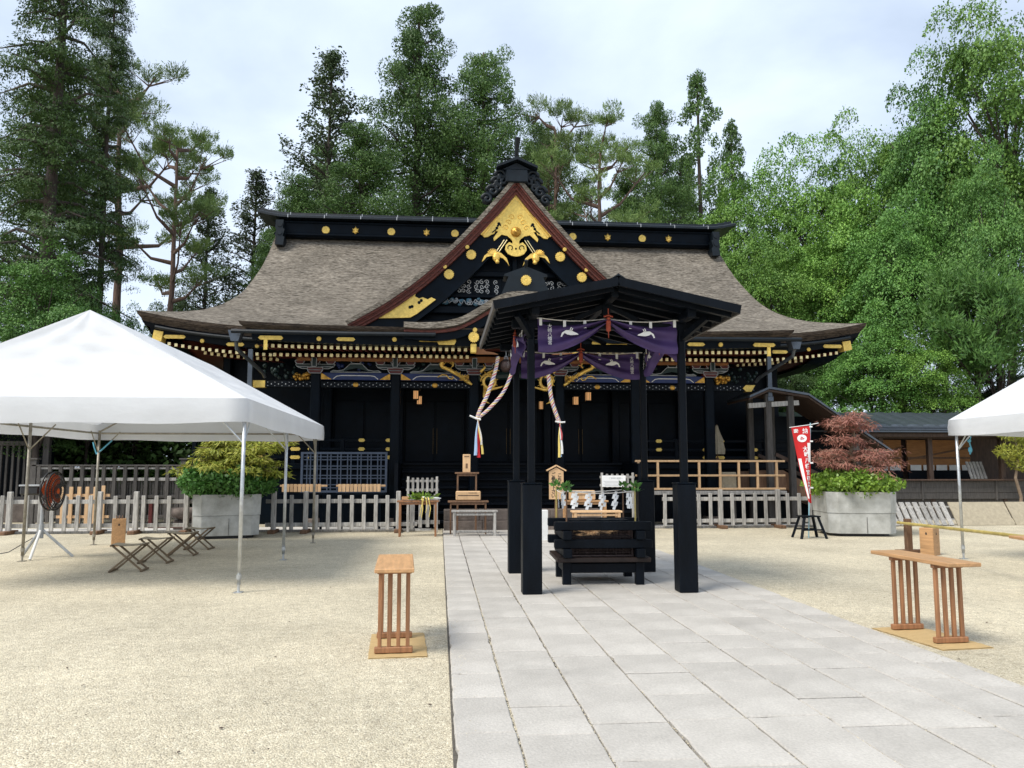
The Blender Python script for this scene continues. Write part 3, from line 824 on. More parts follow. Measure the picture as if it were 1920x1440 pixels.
# --- porch columns, beams, brackets
CX = (-5.62, -3.42, -1.22, 1.22, 3.42, 5.62)
for x in CX:
    c = MB(); c.box((x, 0, 2.15), (.27, .27, 4.2), ch=.03); col = c.build('column', M['black'], hall)
    f = MB(); f.box((x, 0, .12), (.42, .42, .24), ch=.03); f.build('plinth', M['stone'], col)
ob = MB(); ob.box((0, -.32, 4.63), (12.2, .16, .16), ch=.012); ob.build('ochre_beam', M['ochre'], hall)
def outline(mb, poly, y, r=.011):
    P = [(x, y, z) for x, z in poly]; P.append(P[0])
    for a, b in zip(P[:-1], P[1:]): mb.tube([a, b], r, 4, False)
BRK = {}
def bracket_mesh():
    a = MB(); w = MB(); k = MB()
    p = [(-.15, 4.22), (.15, 4.22), (.21, 4.31), (.21, 4.38), (-.21, 4.38), (-.21, 4.31)]; k.prism(p, -.24, .18); outline(w, p, -.25); outline(w, [(-.21, 4.31), (.21, 4.31)], -.25)
    p = [(-.54, 4.47), (.54, 4.47), (.50, 4.40), (.36, 4.345), (-.36, 4.345), (-.50, 4.40)]; a.prism(p, -.20, -.05); outline(w, p[2:] + p[:0], -.215); outline(w, [p[5], p[0], p[1], p[2]], -.215, .008)
    for x in (-.42, 0, .42):
        p = [(x - .07, 4.47), (x + .07, 4.47), (x + .12, 4.52), (x + .12, 4.565), (x - .12, 4.565), (x - .12, 4.52)]; k.prism(p, -.24, -.04); outline(w, p, -.25)
    p = [(-.06, 4.38), (.06, 4.38), (.06, 4.66), (-.06, 4.66)]; a.prism(p, -.42, -.02); outline(w, p, -.43)
    return a.mesh('bracket', M['green']), k.mesh('bearing_block', M['redp']), w.mesh('white_edging', M['palew'])
b_a, b_k, b_w = bracket_mesh()
for x in CX:
    o = place('bracket', b_a, hall, (x, 0, 0)); place('bearing_block', b_k, o); place('white_edging', b_w, o)
lmats = (M['blue'], M['green'])
for i in range(5):
    x0, x1 = CX[i] + .14, CX[i + 1] - .14
    if i == 2: continue
    b = MB(); b.box(((x0 + x1) / 2, -.02, 4.15), (x1 - x0, .2, .2), ch=.01); beam = b.build('painted_beam', M['blue'], hall)
    g_ = MB()
    for s, xa in ((1, x0), (-1, x1)): g_.prism([(xa + s * .01, 4.245), (xa + s * .01, 4.06), (xa + s * .30, 4.06)], -.135, -.11)
    g_.build('gilt_corner', M['golddark'], beam)
    l = MB(); l.tube([(x0 + .34, -.13, 4.07), (x0 + .44, -.13, 4.15), (x0 + .55, -.13, 4.17), (x1 - .55, -.13, 4.17), (x1 - .44, -.13, 4.15), (x1 - .34, -.13, 4.07)], .013, 5); l.build('white_line', M['white'], beam)
    # frog-leg strut
    xm = (x0 + x1) / 2
    fl = MB(); hp2 = [(0, 4.50), (.16, 4.50), (.24, 4.42), (.34, 4.33), (.48, 4.30), (.62, 4.31), (.70, 4.265), (.40, 4.265), (.2, 4.34), (0, 4.38)]
    pl = [(xm + x, z) for x, z in hp2] + [(xm - x, z) for x, z in hp2[::-1]]
    fl.prism(pl, -.12, -.02); fo = fl.build('frog_leg_strut', M['green'], hall); wo = MB(); outline(wo, [(xm - x, z) for x, z in hp2[6::-1]] + [(xm + x, z) for x, z in hp2[:7]], -.135)
    p = [(xm - .1, 4.51), (xm + .1, 4.51), (xm + .14, 4.55), (xm + .14, 4.585), (xm - .14, 4.585), (xm - .14, 4.55)]; outline(wo, p, -.135); wo.build('white_edging', M['palew'], fo)
    cb = MB()
    for k in range(16): cb.ball((xm + random.uniform(-.75, .75), .0, random.uniform(4.30, 4.54)), random.uniform(.03, .07), 6, 4, (1.2, .6, 1))
    stuff(cb.build('painted_carving', random.choice((M['green'], M['redp'], M['blue'])), fo, smooth=True))
bw = MB(); bw.box((0, .10, 4.42), (11.4, .05, .36)); bw.build('frieze_board', M['black'], hall)
for i, (x0, x1) in enumerate([(-7.3, CX[0] - .14)] + [(CX[k] + .14, CX[k + 1] - .14) for k in range(5)] + [(CX[5] + .14, 6.95)]):
    if i == 3: continue
    b = MB(); b.box(((x0 + x1) / 2, 0, 3.92), (x1 - x0, .18, .18), ch=.01); beam = b.build('patterned_beam', M['blackwood'], hall)
    d = MB(); n = int((x1 - x0) / .19)
    for k in range(n):
        x = lerp(x0, x1, (k + .5) / n); d.prism([(x - .018, 3.92), (x, 3.945), (x + .018, 3.92), (x, 3.895)], -.097, -.088)
        for zz in (3.872, 3.968): d.prism([(x + .081, zz), (x + .095, zz + .014), (x + .109, zz), (x + .095, zz - .014)], -.097, -.088)
    d.build('painted_dots', M['palew'], beam)
    e = MB()
    if i == 0: e.box((-7.15, 0, 3.92), (.32, .2, .19))
    elif i == 6: e.prism([(6.62, 3.92), (6.72, 4.015), (7.0, 4.015), (6.88, 3.825), (6.72, 3.825)], -.1, .1)
    else: e.ball(((x0 + x1) / 2, -.09, 3.92), .07, 10, 5, (1.2, .3, 1))
    e.build('gilt_fitting', M['golddark'] if 0 < i < 6 else M['goldflat'], beam)
# gilt lion heads at the ends of the porch beam
for s in (-1, 1):
    lh = MB()
    for k in range(26): lh.ball((s * (5.86 + random.uniform(-.05, .34)), random.uniform(-.12, .06), 4.15 + random.uniform(-.1, .1)), random.uniform(.03, .075), 7, 5)
    lh.build('gilt_lion_head', M['golddark'], hall, smooth=True)
    for z in (4.25, 4.42):
        kk = MB()
        for k in range(14): kk.ball((s * (6.2 + random.uniform(0, 1.0)), random.uniform(.2, .5), z + random.uniform(-.12, .1)), random.uniform(.03, .07), 7, 5)
        stuff(kk.build('painted_carving', M['green'], hall, smooth=True))
# gilt dragons on both sides of the middle columns
for s in (-1, 1):
    dg_ = MB()
    loop = [(1.98 + .17 * math.cos(t), -.28 - .03 * t, 4.50 + .13 * math.sin(t)) for t in np.linspace(-.6, 5.2, 18)]
    pth = [(s * x, y, z) for x, y, z in loop[::-1]] + [(s * x, -.30, z) for x, z in ((1.90, 4.34), (1.78, 4.26), (1.66, 4.20), (1.55, 4.12), (1.47, 4.04), (1.38, 3.96))]
    pth = pth[4:]
    dg_.tube(pth, [.018 + .036 * min(1, i / 10) - (.02 if i > len(pth) - 3 else 0) for i in range(len(pth))], 8)
    dg_.tube([(s * x, -.30, z) for x, z in ((2.25, 4.13), (2.12, 4.20), (2.0, 4.19), (1.93, 4.10), (1.85, 4.08), (1.80, 4.12), (1.84, 4.16))], .018, 6)
    for k in range(10): dg_.tube([(s * (1.75 - .035 * k), -.34, 4.25 - .028 * k), (s * (1.73 - .035 * k), -.38, 4.31 - .03 * k)], [.03, .006], 5)
    for k in range(8): dg_.tube([(s * 1.52, -.32, 4.12), (s * (1.38 + .03 * k), -.36, 4.22 - .02 * (k % 3))], [.025, .005], 5)
    dg_.tube([(s * 1.45, -.30, 4.05), (s * 1.3, -.42, 3.92)], [.07, .03], 7)
    for i in range(2, len(pth) - 2, 2):
        p = Vector(pth[i]); t_ = (Vector(pth[i + 1]) - Vector(pth[i - 1])).normalized(); n2 = t_.cross(Vector((0, 1, 0))); dg_.tube([tuple(p), tuple(p + n2 * .10 + Vector((0, -.03, 0)))], [.028, .004], 5)
    dg_.build('gilt_dragon', M['gold'], hall, smooth=True)
    d2 = MB()
    coil = [(s * (.82 + (.22 - .012 * t) * math.cos(t)), -.25 - .02 * t, 4.02 + (.24 - .012 * t) * math.sin(t)) for t in np.linspace(0, 8.5, 30)]
    d2.tube(coil, [.022 + .026 * math.sin(PI * i / 29) for i in range(30)], 8)
    d2.tube([(s * .95, -.3, 3.86), (s * .75, -.36, 3.80), (s * .5, -.34, 3.86), (s * .40, -.32, 3.90)], [.06, .05, .03, .015], 7)
    d2.tube([(s * .92, -.3, 3.82), (s * .95, -.3, 3.6), (s * .90, -.36, 3.45), (s * 1.02, -.36, 3.38)], [.05, .035, .03, .01], 7); d2.tube([(s * .90, -.36, 3.45), (s * .80, -.36, 3.40)], [.03, .008], 6)
    d2.tube([(s * 1.05, -.32, 4.28), (s * .92, -.34, 4.42), (s * .98, -.34, 4.5)], [.05, .03, .008], 6); d2.tube([(s * .85, -.32, 4.25), (s * .65, -.34, 4.36), (s * .52, -.34, 4.32)], [.04, .025, .006], 6)
    for i in range(2, 28, 2):
        p = Vector(coil[i]); c = Vector((s * .82, p.y, 4.02)); d2.tube([tuple(p), tuple(p + (p - c).normalized() * .09 + Vector((0, -.03, 0)))], [.026, .004], 5)
    d2.build('gilt_dragon', M['gold'], hall, smooth=True)
# rainbow beam over the middle bay
rbm = MB(); rbm.tube([(x, -.1, 4.12 + .12 * math.cos(x * 1.2)) for x in np.linspace(-1.1, 1.1, 12)], .13, 8); rbm.build('rainbow_beam', M['green'], hall)

# --- body of the hall: walls, doors, ceiling, veranda, steps
wl = MB(); wl.box((0, 2.85, 2.9), (17.6, .1, 4.6)); wl.box((-8.75, 6.0, 2.9), (.1, 6.3, 4.6)); wl.box((8.75, 6.0, 2.9), (.1, 6.3, 4.6)); wl.box((0, 9.2, 2.9), (17.6, .1, 4.6))
wall = wl.build('wall', M['black'], hall)
for x in (-8.7, -5.62, -3.42, -1.22, 1.22, 3.42, 5.62, 8.7):
    c = MB(); c.box((x, 2.6, 3.0), (.24, .3, 4.4), ch=.03); c.build('wall_post', M['black'], wall)
for i in range(5):
    for s in (-1, 1):
        xm = (CX[i] + CX[i + 1]) / 2 + s * .48
        d = MB(); d.box((xm, 2.76, 2.75), (.9, .06, 1.9), ch=.01); door = d.build('door', M['black'], wall)
        if i in (1, 2, 3):
            e = MB(); e.box((xm - s * .42, 2.722, 2.45), (.012, .02, .8)); e.build('gilt_strip', M['oldgold'], door)
ce = MB(); ce.box((0, 1.3, 4.75), (13.6, 2.9, .04)); ce.build('porch_ceiling', M['black'], hall)
ve = MB(); ve.box((0, 1.95, 1.66), (18.6, 1.75, .16), ch=.015); ve.box((0, 1.3, .8), (18.2, .1, 1.6)); 
ver = ve.build('veranda', M['black'], hall)
st = [(-.95 + .27 * k, .22 + .22 * k) for k in range(8)]
for k, (y, z) in enumerate(st):
    t_ = MB(); t_.box((0, y + .15, z - .035), (6.5, .33, .07), ch=.01); t_.box((0, y + .17, z - .145), (6.46, .04, .146)); t_.build('step', M['blackwood'], hall)
for s in (-1, 1):
    sk = MB(); sk.prism([(0, 0)] * 0 or [(s * 3.27, .02), (s * 3.37, .02), (s * 3.37, 1.74), (s * 3.27, 1.74)], -.9, 1.3); sk.build('stair_side', M['blackwood'], hall)
    for z, t_ in ((1.92, .09), (2.16, .08), (2.42, .08)):
        rl = MB(); rl.box((s * 6.42, 1.25, z), (5.7, .09, t_), ch=.01); rail = rl.build('veranda_rail', M['black'], hall)
        for x in (3.66, 4.45, 5.9, 6.35, 7.4):
            if (z > 2.3 and x in (5.9, 7.4)) or (z < 2 and x == 4.45): continue
            e = MB(); w = .30 if x > 6 else .2
            e.prism([(s * x - w / 2, z), (s * x - w / 2 + .04, z + .05), (s * x + w / 2 - .04, z + .05), (s * x + w / 2, z), (s * x + w / 2 - .04, z - .05), (s * x - w / 2 + .04, z - .05)], 1.185, 1.20); e.build('gilt_fitting', M['goldflat'], rail)
    for x in (3.62, 5.0, 6.4, 7.8, 9.2):
        p = MB(); p.box((s * x, 1.25, 2.1), (.12, .12, .78), ch=.015); p.build('veranda_post', M['black'], hall)
# stone foot of the steps
stn = thing('stone_step', 'low brown stone step of two courses at the foot of the hall stairs', 'step', (2.17, 21.05, 0))
for c in range(2):
    x = -2.05
    while x < 2.0:
        w = min(random.uniform(.7, 1.1), 2.06 - x)
        b = MB(); b.box((x + w / 2, -.35 + .06 * c, .135 + .27 * c), (w - .008, .6, .266), ch=.012); b.build('block', M['stone'], stn); x += w
# gutter with hoppers and down pipes
gu = thing('rain_gutter', 'dark metal rain gutter with hoppers and down pipes along the porch eave', 'gutter', (2.17, 22.3, 0))
for s in (-1, 1):
    g_ = MB(); g_.tube([(s * 2.3, -2.44, 4.97), (s * 4.5, -2.44, 4.96), (s * 7.35, -2.40, 4.99)], .055, 8); g_.build('gutter_pipe', M['blackroof'], gu)
    h_ = MB(); h_.prism([(s * 7.16, 5.06), (s * 7.5, 5.06), (s * 7.42, 4.78), (s * 7.24, 4.78)], -2.15, -1.85); h_.build('hopper', M['metalroof'], gu)
    p_ = MB(); p_.tube([(s * 7.33, -2.0, 4.8), (s * 7.33, -1.9, 4.62), (s * 7.0, -.4, 4.2), (s * 6.98, -.2, 4.1)], .05, 8); p_.build('down_pipe', M['metalroof'], gu)
    q_ = MB(); q_.box((s * 7.36, -.25, 4.2), (.13, .11, 1.3), ch=.01); q_.box((s * 7.36, -.25, 3.6), (.17, .15, .14), ch=.01); q_.build('rectangular_pipe', M['metalroof'], gu)
    m_ = MB(); m_.tube([(s * (6.9 + .12 * k), lerp(.0, .0, k), eave_z(6.9 + .12 * k) - .33) for k in range(27)], .05, 8); m_.build('gutter_pipe', M['blackroof'], gu)

# lit lanterns hanging inside the porch
lm = MB(); lm.box((0, 0, 0), (.15, .15, .24)); LAMP = lm.mesh('lamp_paper', M['lamp'])
lf = MB()
for sx in (-1, 1):
    for sy in (-1, 1): lf.box((sx * .08, sy * .08, 0), (.018, .018, .30))
for k in (-.027, .027): lf.box((k, -.083, 0), (.008, .006, .24))
lf.box((0, 0, .14), (.20, .20, .03)); lf.box((0, 0, -.14), (.18, .18, .03)); lf.prism([(-.14, .155), (.14, .155), (.03, .25), (-.03, .25)], -.12, .12); lf.tube([(0, 0, .25), (0, 0, .95)], .006, 5)
LFR = lf.mesh('lantern_frame', M['black'])
for (x, y, z), lb in (((-.73, 23.9, 3.80), 'small lit hanging lantern, upper of the left pair in the porch'), ((-.64, 24.6, 3.70), 'small lit hanging lantern, lower of the left pair in the porch'), ((4.27, 24.6, 3.72), 'small lit hanging lantern, lower of the right pair in the porch'), ((4.54, 23.9, 3.80), 'small lit hanging lantern, upper of the right pair in the porch'), ((3.23, 25.0, 3.60), 'small lit hanging lantern just right of the right bell rope'), ((6.32, 24.2, 3.75), 'small lit hanging lantern between pavilion post and porch column')):
    t = thing('hanging_lantern', lb, 'lantern', (x, y, z), 0, 'lanterns hanging in the porch'); place('lamp_paper', LAMP, t); place('lantern_frame', LFR, t)

# ------------------------------------------------------------------ pavilion over the path
pav = thing('path_pavilion', 'black timber pavilion with low gabled roof standing over the stone path', 'pavilion', (2.17, 11.1, 0))
for sx in (-1, 1):
    for sy in (-1, 1):
        p = MB(); p.box((sx * 1.0, sy * 1.0, 1.78), (.092, .092, 3.44), ch=.01); post = p.build('post', M['blackwood'], pav)
        q = MB(); q.box((sx * 1.0, sy * 1.0, .715), (.245, .245, 1.37), ch=.012); q.build('post_sheath', M['blackwood'], post)
        e = MB(); e.box((sx * 1.0, sy * 1.0, 1.408), (.255, .255, .016), ch=.004); e.build('sheath_cap', M['black'], post)
for sy in (-1, 1):
    b = MB(); b.box((0, sy * 1.0, 3.47), (2.5, .10, .12), ch=.012); b.build('tie_beam', M['blackwood'], pav)
    b = MB(); b.box((0, sy * 1.0, 3.66), (.10, .08, .30)); b.bar((-.42, sy * 1.0, 3.54), (0, sy * 1.0, 3.74), .06, .06); b.bar((.42, sy * 1.0, 3.54), (0, sy * 1.0, 3.74), .06, .06); b.build('king_post', M['blackwood'], pav)
for sx in (-1, 1):
    b = MB(); b.box((sx * 1.0, 0, 3.56), (.11, 3.0, .12), ch=.012); b.build('purlin', M['blackwood'], pav)
    k = MB(); k.bar((sx * 1.0, -1.02, 3.3), (sx * 1.22, -1.4, 3.52), .06, .08); k.build('bracket_arm', M['blackwood'], pav)
b = MB(); b.box((0, 0, 3.79), (.10, 3.1, .12), ch=.012); b.build('ridge_beam', M['blackwood'], pav)
Y0, Y1 = -1.72, 1.48
def rz_(x): return 3.93 - .355 * abs(x) / 1.53 + .03 * (abs(x) / 1.53) ** 3
for s in (-1, 1):
    rp = MB(); xs_ = np.linspace(0, 1.52, 9)
    top = [[(s * x, y, rz_(x)) for x in xs_] for y in (Y0, Y1)]; bot = [[(s * x, y, rz_(x) - .05) for x in xs_] for y in (Y0, Y1)]
    rp.grid(top); rp.grid(bot); rp.grid([top[0], bot[0]]); rp.grid([top[1], bot[1]]); rp.grid([[top[0][-1], top[1][-1]], [bot[0][-1], bot[1][-1]]])
    roof = rp.build('roof_slope', M['blackroof'], pav)
    for i in range(9):
        y = lerp(Y0 + .14, Y1 - .1, i / 8); r = MB(); r.bar((s * .03, y, rz_(.03) - .09), (s * 1.47, y, rz_(1.47) - .09), .06, .075); r.build('rafter', M['blackwood'], pav)
    for y in (Y0 - .02, Y1 + .02): g_ = MB(); g_.bar((0, y, rz_(0) - .045), (s * 1.535, y, rz_(1.52) - .045), .045, .105); g_.build('bargeboard', M['blackwood'], pav)
    e = MB(); e.bar((s * 1.53, Y0, rz_(1.52) - .05), (s * 1.53, Y1, rz_(1.52) - .05), .03, .09); e.build('eave_board', M['darkgraywood'], pav)
rc = MB(); rc.prism([(-.12, 3.905), (0, 3.96), (.12, 3.905), (0, 3.985)], Y0 - .03, Y1 + .03); rc.build('ridge_cap', M['blackroof'], pav)

# ---- purple curtains
def crane_mesh(name):
    mb = MB()
    mb.prism([(-.17, -.09), (-.15, -.02), (-.08, .03), (-.02, .035), (.03, .05), (.08, .02), (.16, .0), (.19, -.02), (.10, -.035), (.03, -.045), (-.04, -.04), (-.10, -.02), (-.13, -.06), (-.14, -.09)], -.003, .0)
    mb.prism([(-.01, .03), (.02, .095), (.032, .092), (.015, .03)], -.003, 0); mb.prism([(.03, .03), (.055, .085), (.066, .08), (.05, .025)], -.003, 0)
    return mb.mesh(name, M['paper'])
CRANE = crane_mesh('crane_emblem')
def swag(mb, x0, x1, ztop, hang, y, gather, n=30, m=20, fold=.085):
    """cloth hung from x0 to x1; its lower hem climbs to the gathered end at x1"""
    rows = []
    for j in range(m + 1):
        v = j / m; row = []
        for i in range(n + 1):
            u = i / n
            sag = -.035 * math.sin(PI * u)
            h = hang * (1 - u ** 1.7) + gather * u ** 1.7
            z = ztop + sag - h * v
            yy = y + fold * math.sin(v * 13 + u * 2.5) * (.25 + .9 * u) * (1 - .2 * v) + .02 * math.sin(u * 9) * v - .05 * v * (1 - u)
            row.append((x0 + (x1 - x0) * u, yy, z))
        rows.append(row)
    mb.grid(rows)
def curtain(label, loc, rz, w, hang, text_side):
    t = thing('purple_curtain', label, 'curtain', loc, rz, 'purple curtains of the pavilion')
    c = MB(); swag(c, -w / 2, -.015, 0, hang, 0, .06); c.build('left_swag', M['purple'], t, smooth=True)
    c = MB(); swag(c, w / 2, .015, 0, hang, 0, .06); c.build('right_swag', M['purple'], t, smooth=True)
    r = MB(); r.tube([(w / 2 * k, -.012, .012 - .035 * abs(math.sin(PI * k))) for k in np.linspace(-1.06, 1.06, 21)], .007, 5); r.build('hanging_rope', M['ropew'], t)
    for k in (-.96, -.62, -.33, .33, .62, .97):
        p = MB(); p.box((w / 2 * k, -.022, -.035 - .035 * abs(math.sin(PI * k))), (.038, .006, .10)); p.build('paper_tab', M['paper'], t)
    o = MB(); o.tube([(0, -.06, .14), (0, -.06, .05)], .008, 6); o.lathe([(.012, .06), (.034, .04), (.022, .02), (.032, -.0), (.031, -.12), (.02, -.13)], (0, -.06, -.03), 10); o.tube([(-.06, -.06, .03), (0, -.07, .05), (.06, -.06, .03)], .012, 5); o.tube([(0, -.06, -.16), (0, -.06, -.25)], [.008, .004], 5)
    o.build('tassel', M['orange'], t)
    for s, k in ((-1, .44), (1, .46)):
        e = place('crane_emblem', CRANE, t, (s * w / 2 * (1 - k), -.075, -hang * .42)); e.rotation_euler = (R(4), R(-6 * s), 0); e.scale = (-.64 if s > 0 else .64, 1, .75)
    tx = place('lettering', text_mesh('大\n崎\n八\n幡\n宮', .058, M['paper'], spacing=.95), t, (-w / 2 * .84 if text_side < 0 else w / 2 * .86, -.09, -hang * .5)); tx.rotation_euler = (R(86), 0, 0)
curtain('purple curtain with white cranes across the front of the pavilion', (2.17, 10.03, 3.53), 0, 1.84, .44, -1)
curtain('purple curtain with white cranes across the back of the pavilion', (2.17, 12.06, 3.40), 0, 1.86, .42, 1)
curtain('purple curtain along the left side of the pavilion', (1.12, 11.1, 3.48), R(-90), 1.8, .46, -1)
curtain('purple curtain along the right side of the pavilion', (3.22, 11.1, 3.48), R(-90), 1.8, .46, -1)

# ---- black timber hearth on legs inside the pavilion
M['darkledge'] = pm('dark_stained_ledge', (.018, .011, .009), rough=.5, var=.4, spec=.3)
hea = thing('timber_hearth', 'black timber framed hearth stacked like a log cabin on four legs', 'hearth', (2.25, 11.22, 0), R(-2))
for sx in (-1, 1):
    for sy in (-1, 1):
        b = MB(); b.box((sx * .50, sy * .40, .165), (.115, .115, .33), ch=.008); b.build('leg', M['blackwood'], hea)
    b = MB(); b.box((sx * .50, 0, .25), (.07, .7, .13), ch=.008); b.build('apron', M['blackwood'], hea)
    b = MB(); b.box((0, sx * .40, .25), (.9, .07, .13), ch=.008); b.build('apron', M['blackwood'], hea)
b = MB(); b.box((0, 0, .365), (1.28, 1.04, .06), ch=.008); b.build('table_top', M['darkledge'], hea)
for lv in range(2):
    zb = .395 + .24 * lv
    for sx in (-1, 1):
        b = MB(); b.box((sx * .50, 0, zb + .06), (.12, 1.12, .118), ch=.01); b.build('cross_beam', M['blackwood'], hea)
        b = MB(); b.box((0, sx * .43, zb + .18), (1.34, .12, .118), ch=.01); b.build('long_beam', M['blackwood'], hea)
ir = MB(); ir.box((0, 0, .41), (.86, .74, .02)); ir.box((0, .33, .62), (.86, .02, .40)); ir.box((-.42, 0, .62), (.02, .7, .40)); ir.box((.42, 0, .62), (.02, .7, .40)); ir.build('iron_lining', M['bell'], hea)
wm = MB()
for k in range(40): x = lerp(-.40, .40, k / 39); wm.box((x, -.36, .64), (.004, .004, .42))
for k in range(12): wm.box((0, -.36, .45 + .035 * k), (.82, .004, .003))
for s in (-.2, .2):
    wm.tube([(s + .12 * math.cos(t), -.18 + .12 * math.sin(t), .47) for t in np.linspace(0, 2 * PI, 14)], .008, 5); 
    for a in range(4): wm.tube([(s + .12 * math.cos(a * 1.57), -.18 + .12 * math.sin(a * 1.57), .42), (s + .10 * math.cos(a * 1.57), -.18 + .1 * math.sin(a * 1.57), .52)], .007, 5)
wm.build('wire_mesh', M['bell'], hea)
fl = MB()
for k in range(16):
    a = random.uniform(0, 3.1); x, y = random.uniform(-.3, .3), random.uniform(-.28, .15); fl.bar((x - .12 * math.cos(a), y - .12 * math.sin(a), .66 + random.uniform(0, .1)), (x + .12 * math.cos(a), y + .12 * math.sin(a), .66 + random.uniform(0, .1)), .04, .03)
fl.build('fire_wood', M['lightwood'], hea)
rk = MB(); rk.box((0, -.1, .66), (.8, .5, .02)); rk.build('rack', M['blackwood'], hea)
lid = MB(); lid.box((0, .1, .865), (.86, .5, .02), ch=.006); lid.build('lid', M['black'], hea)

# ---- four bamboo poles at the hearth with sacred rope, paper streamers and sprigs
BP = [(1.77, 11.02), (2.74, 11.0), (2.76, 11.82), (1.75, 11.85)]
sac = thing('sacred_rope', 'thin straw rope with zigzag white paper streamers around the hearth', 'rope', (2.25, 11.4, 1.3))
def shide():
    mb = MB(); y = 0; x = 0; z = 0
    for k in range(4):
        w = .055; mb.add([(x, -.002 * k, z), (x + w, -.004 * k - .01, z - .005), (x + w - .018, -.004 * k - .012, z - .085), (x - .018, -.002 * k, z - .08)], [(0, 1, 2, 3)])
        z -= .062; x += .03 * (1 if k % 2 == 0 else -1.2)
    [mb.v.__setitem__(i_, (p_[0] * .7, p_[1], p_[2] * .8)) for i_, p_ in enumerate(mb.v)]; return mb.mesh('paper_streamer', M['paper'])
SHI = shide()
for i in range(4):
    a, b_ = BP[i], BP[(i + 1) % 4]
    r = MB(); r.tube([(lerp(a[0], b_[0], t) - 2.25, lerp(a[1], b_[1], t) - 11.4, -.02 - .03 * math.sin(PI * t)) for t in np.linspace(0, 1, 9)], .007, 5); r.build('straw_rope', M['ropew'], sac)
    for t in ((.1, .3, .5, .7, .9) if i in (0, 2) else (.3, .6)):
        o = place('paper_streamer', SHI, sac, (lerp(a[0], b_[0], t) - 2.27, lerp(a[1], b_[1], t) - 11.41, -.035 - .03 * math.sin(PI * t))); o.rotation_euler = (0, random.uniform(-.1, .1), (0 if i in (0, 2) else 1.2) + random.uniform(-.5, .5))

# ------------------------------------------------------------------ foliage tools
def leaf_mat(name, c1, c2, rough=.55, trans=.18, nscale=.9):
    m = bpy.data.materials.new(name); m.use_nodes = True
    t = m.node_tree; N = t.nodes; L = t.links; b = N['Principled BSDF']
    tc = N.new('ShaderNodeTexCoord'); nz = N.new('ShaderNodeTexNoise'); nz.inputs['Scale'].default_value = nscale; nz.inputs['Detail'].default_value = 3
    L.new(tc.outputs['Object'], nz.inputs['Vector'])
    ge = N.new('ShaderNodeNewGeometry'); oi = N.new('ShaderNodeObjectInfo')
    ad = N.new('ShaderNodeMath'); ad.operation = 'MULTIPLY_ADD'; ad.inputs[1].default_value = .55
    mr = N.new('ShaderNodeMapRange'); mr.inputs['From Min'].default_value = .3; mr.inputs['From Max'].default_value = .7; mr.inputs['To Min'].default_value = 0; mr.inputs['To Max'].default_value = .5
    L.new(nz.outputs['Fac'], mr.inputs['Value']); L.new(ge.outputs['Random Per Island'], ad.inputs[0]); L.new(mr.outputs[0], ad.inputs[2])
    mx = N.new('ShaderNodeMix'); mx.data_type = 'RGBA'; mx.inputs['A'].default_value = tuple(c1) + (1,); mx.inputs['B'].default_value = tuple(c2) + (1,)
    L.new(ad.outputs[0], mx.inputs['Factor'])
    hs = N.new('ShaderNodeHueSaturation'); mo = N.new('ShaderNodeMapRange'); mo.inputs['To Min'].default_value = .8; mo.inputs['To Max'].default_value = 1.2
    L.new(oi.outputs['Random'], mo.inputs['Value']); L.new(mo.outputs[0], hs.inputs['Value']); L.new(mx.outputs['Result'], hs.inputs['Color'])
    L.new(hs.outputs['Color'], b.inputs['Base Color']); b.inputs['Roughness'].default_value = rough; b.inputs['Specular IOR Level'].default_value = .35
    tr = N.new('ShaderNodeBsdfTranslucent'); L.new(hs.outputs['Color'], tr.inputs['Color'])
    ms = N.new('ShaderNodeMixShader'); ms.inputs[0].default_value = trans
    L.new(b.outputs[0], ms.inputs[1]); L.new(tr.outputs[0], ms.inputs[2]); L.new(ms.outputs[0], N['Material Output'].inputs['Surface'])
    return m
M['leaf_bright'] = leaf_mat('bright_broad_leaves', (.05, .145, .025), (.235, .40, .07))
M['leaf_mid'] = leaf_mat('green_broad_leaves', (.04, .125, .028), (.17, .33, .065))
M['leaf_dark'] = leaf_mat('dark_leaves', (.02, .05, .013), (.085, .15, .035))
M['leaf_cedar'] = leaf_mat('cedar_sprays', (.026, .072, .02), (.135, .235, .05), nscale=.9)
M['leaf_pine'] = leaf_mat('pine_needles', (.06, .12, .032), (.20, .28, .075), nscale=.6, trans=.2)
M['leaf_thin'] = leaf_mat('sparse_sprays', (.035, .06, .025), (.085, .125, .05))
M['leaf_yellow'] = leaf_mat('yellow_green_maple', (.16, .23, .025), (.46, .44, .07), nscale=3)
M['leaf_red'] = leaf_mat('russet_maple', (.26, .09, .07), (.52, .25, .18), nscale=2.5, trans=.25)
M['leaf_shrub'] = leaf_mat('glossy_shrub', (.09, .20, .02), (.28, .42, .06), nscale=4, rough=.4)
M['leaf_shrub2'] = leaf_mat('deep_shrub', (.05, .17, .03), (.15, .32, .07), nscale=4, rough=.4)
M['bark'] = pm('grey_brown_bark', (.055, .042, .034), rough=.9, var=.45, scale=5, bump=.9, bscale=9, stretch=(3, 3, .6))
M['pinebark'] = pm('red_pine_bark', (.125, .078, .058), rough=.9, var=.45, scale=4, bump=.9, bscale=8, stretch=(3, 3, .7))
M['twig'] = pm('pale_twig', (.22, .16, .11), rough=.8, var=.3)

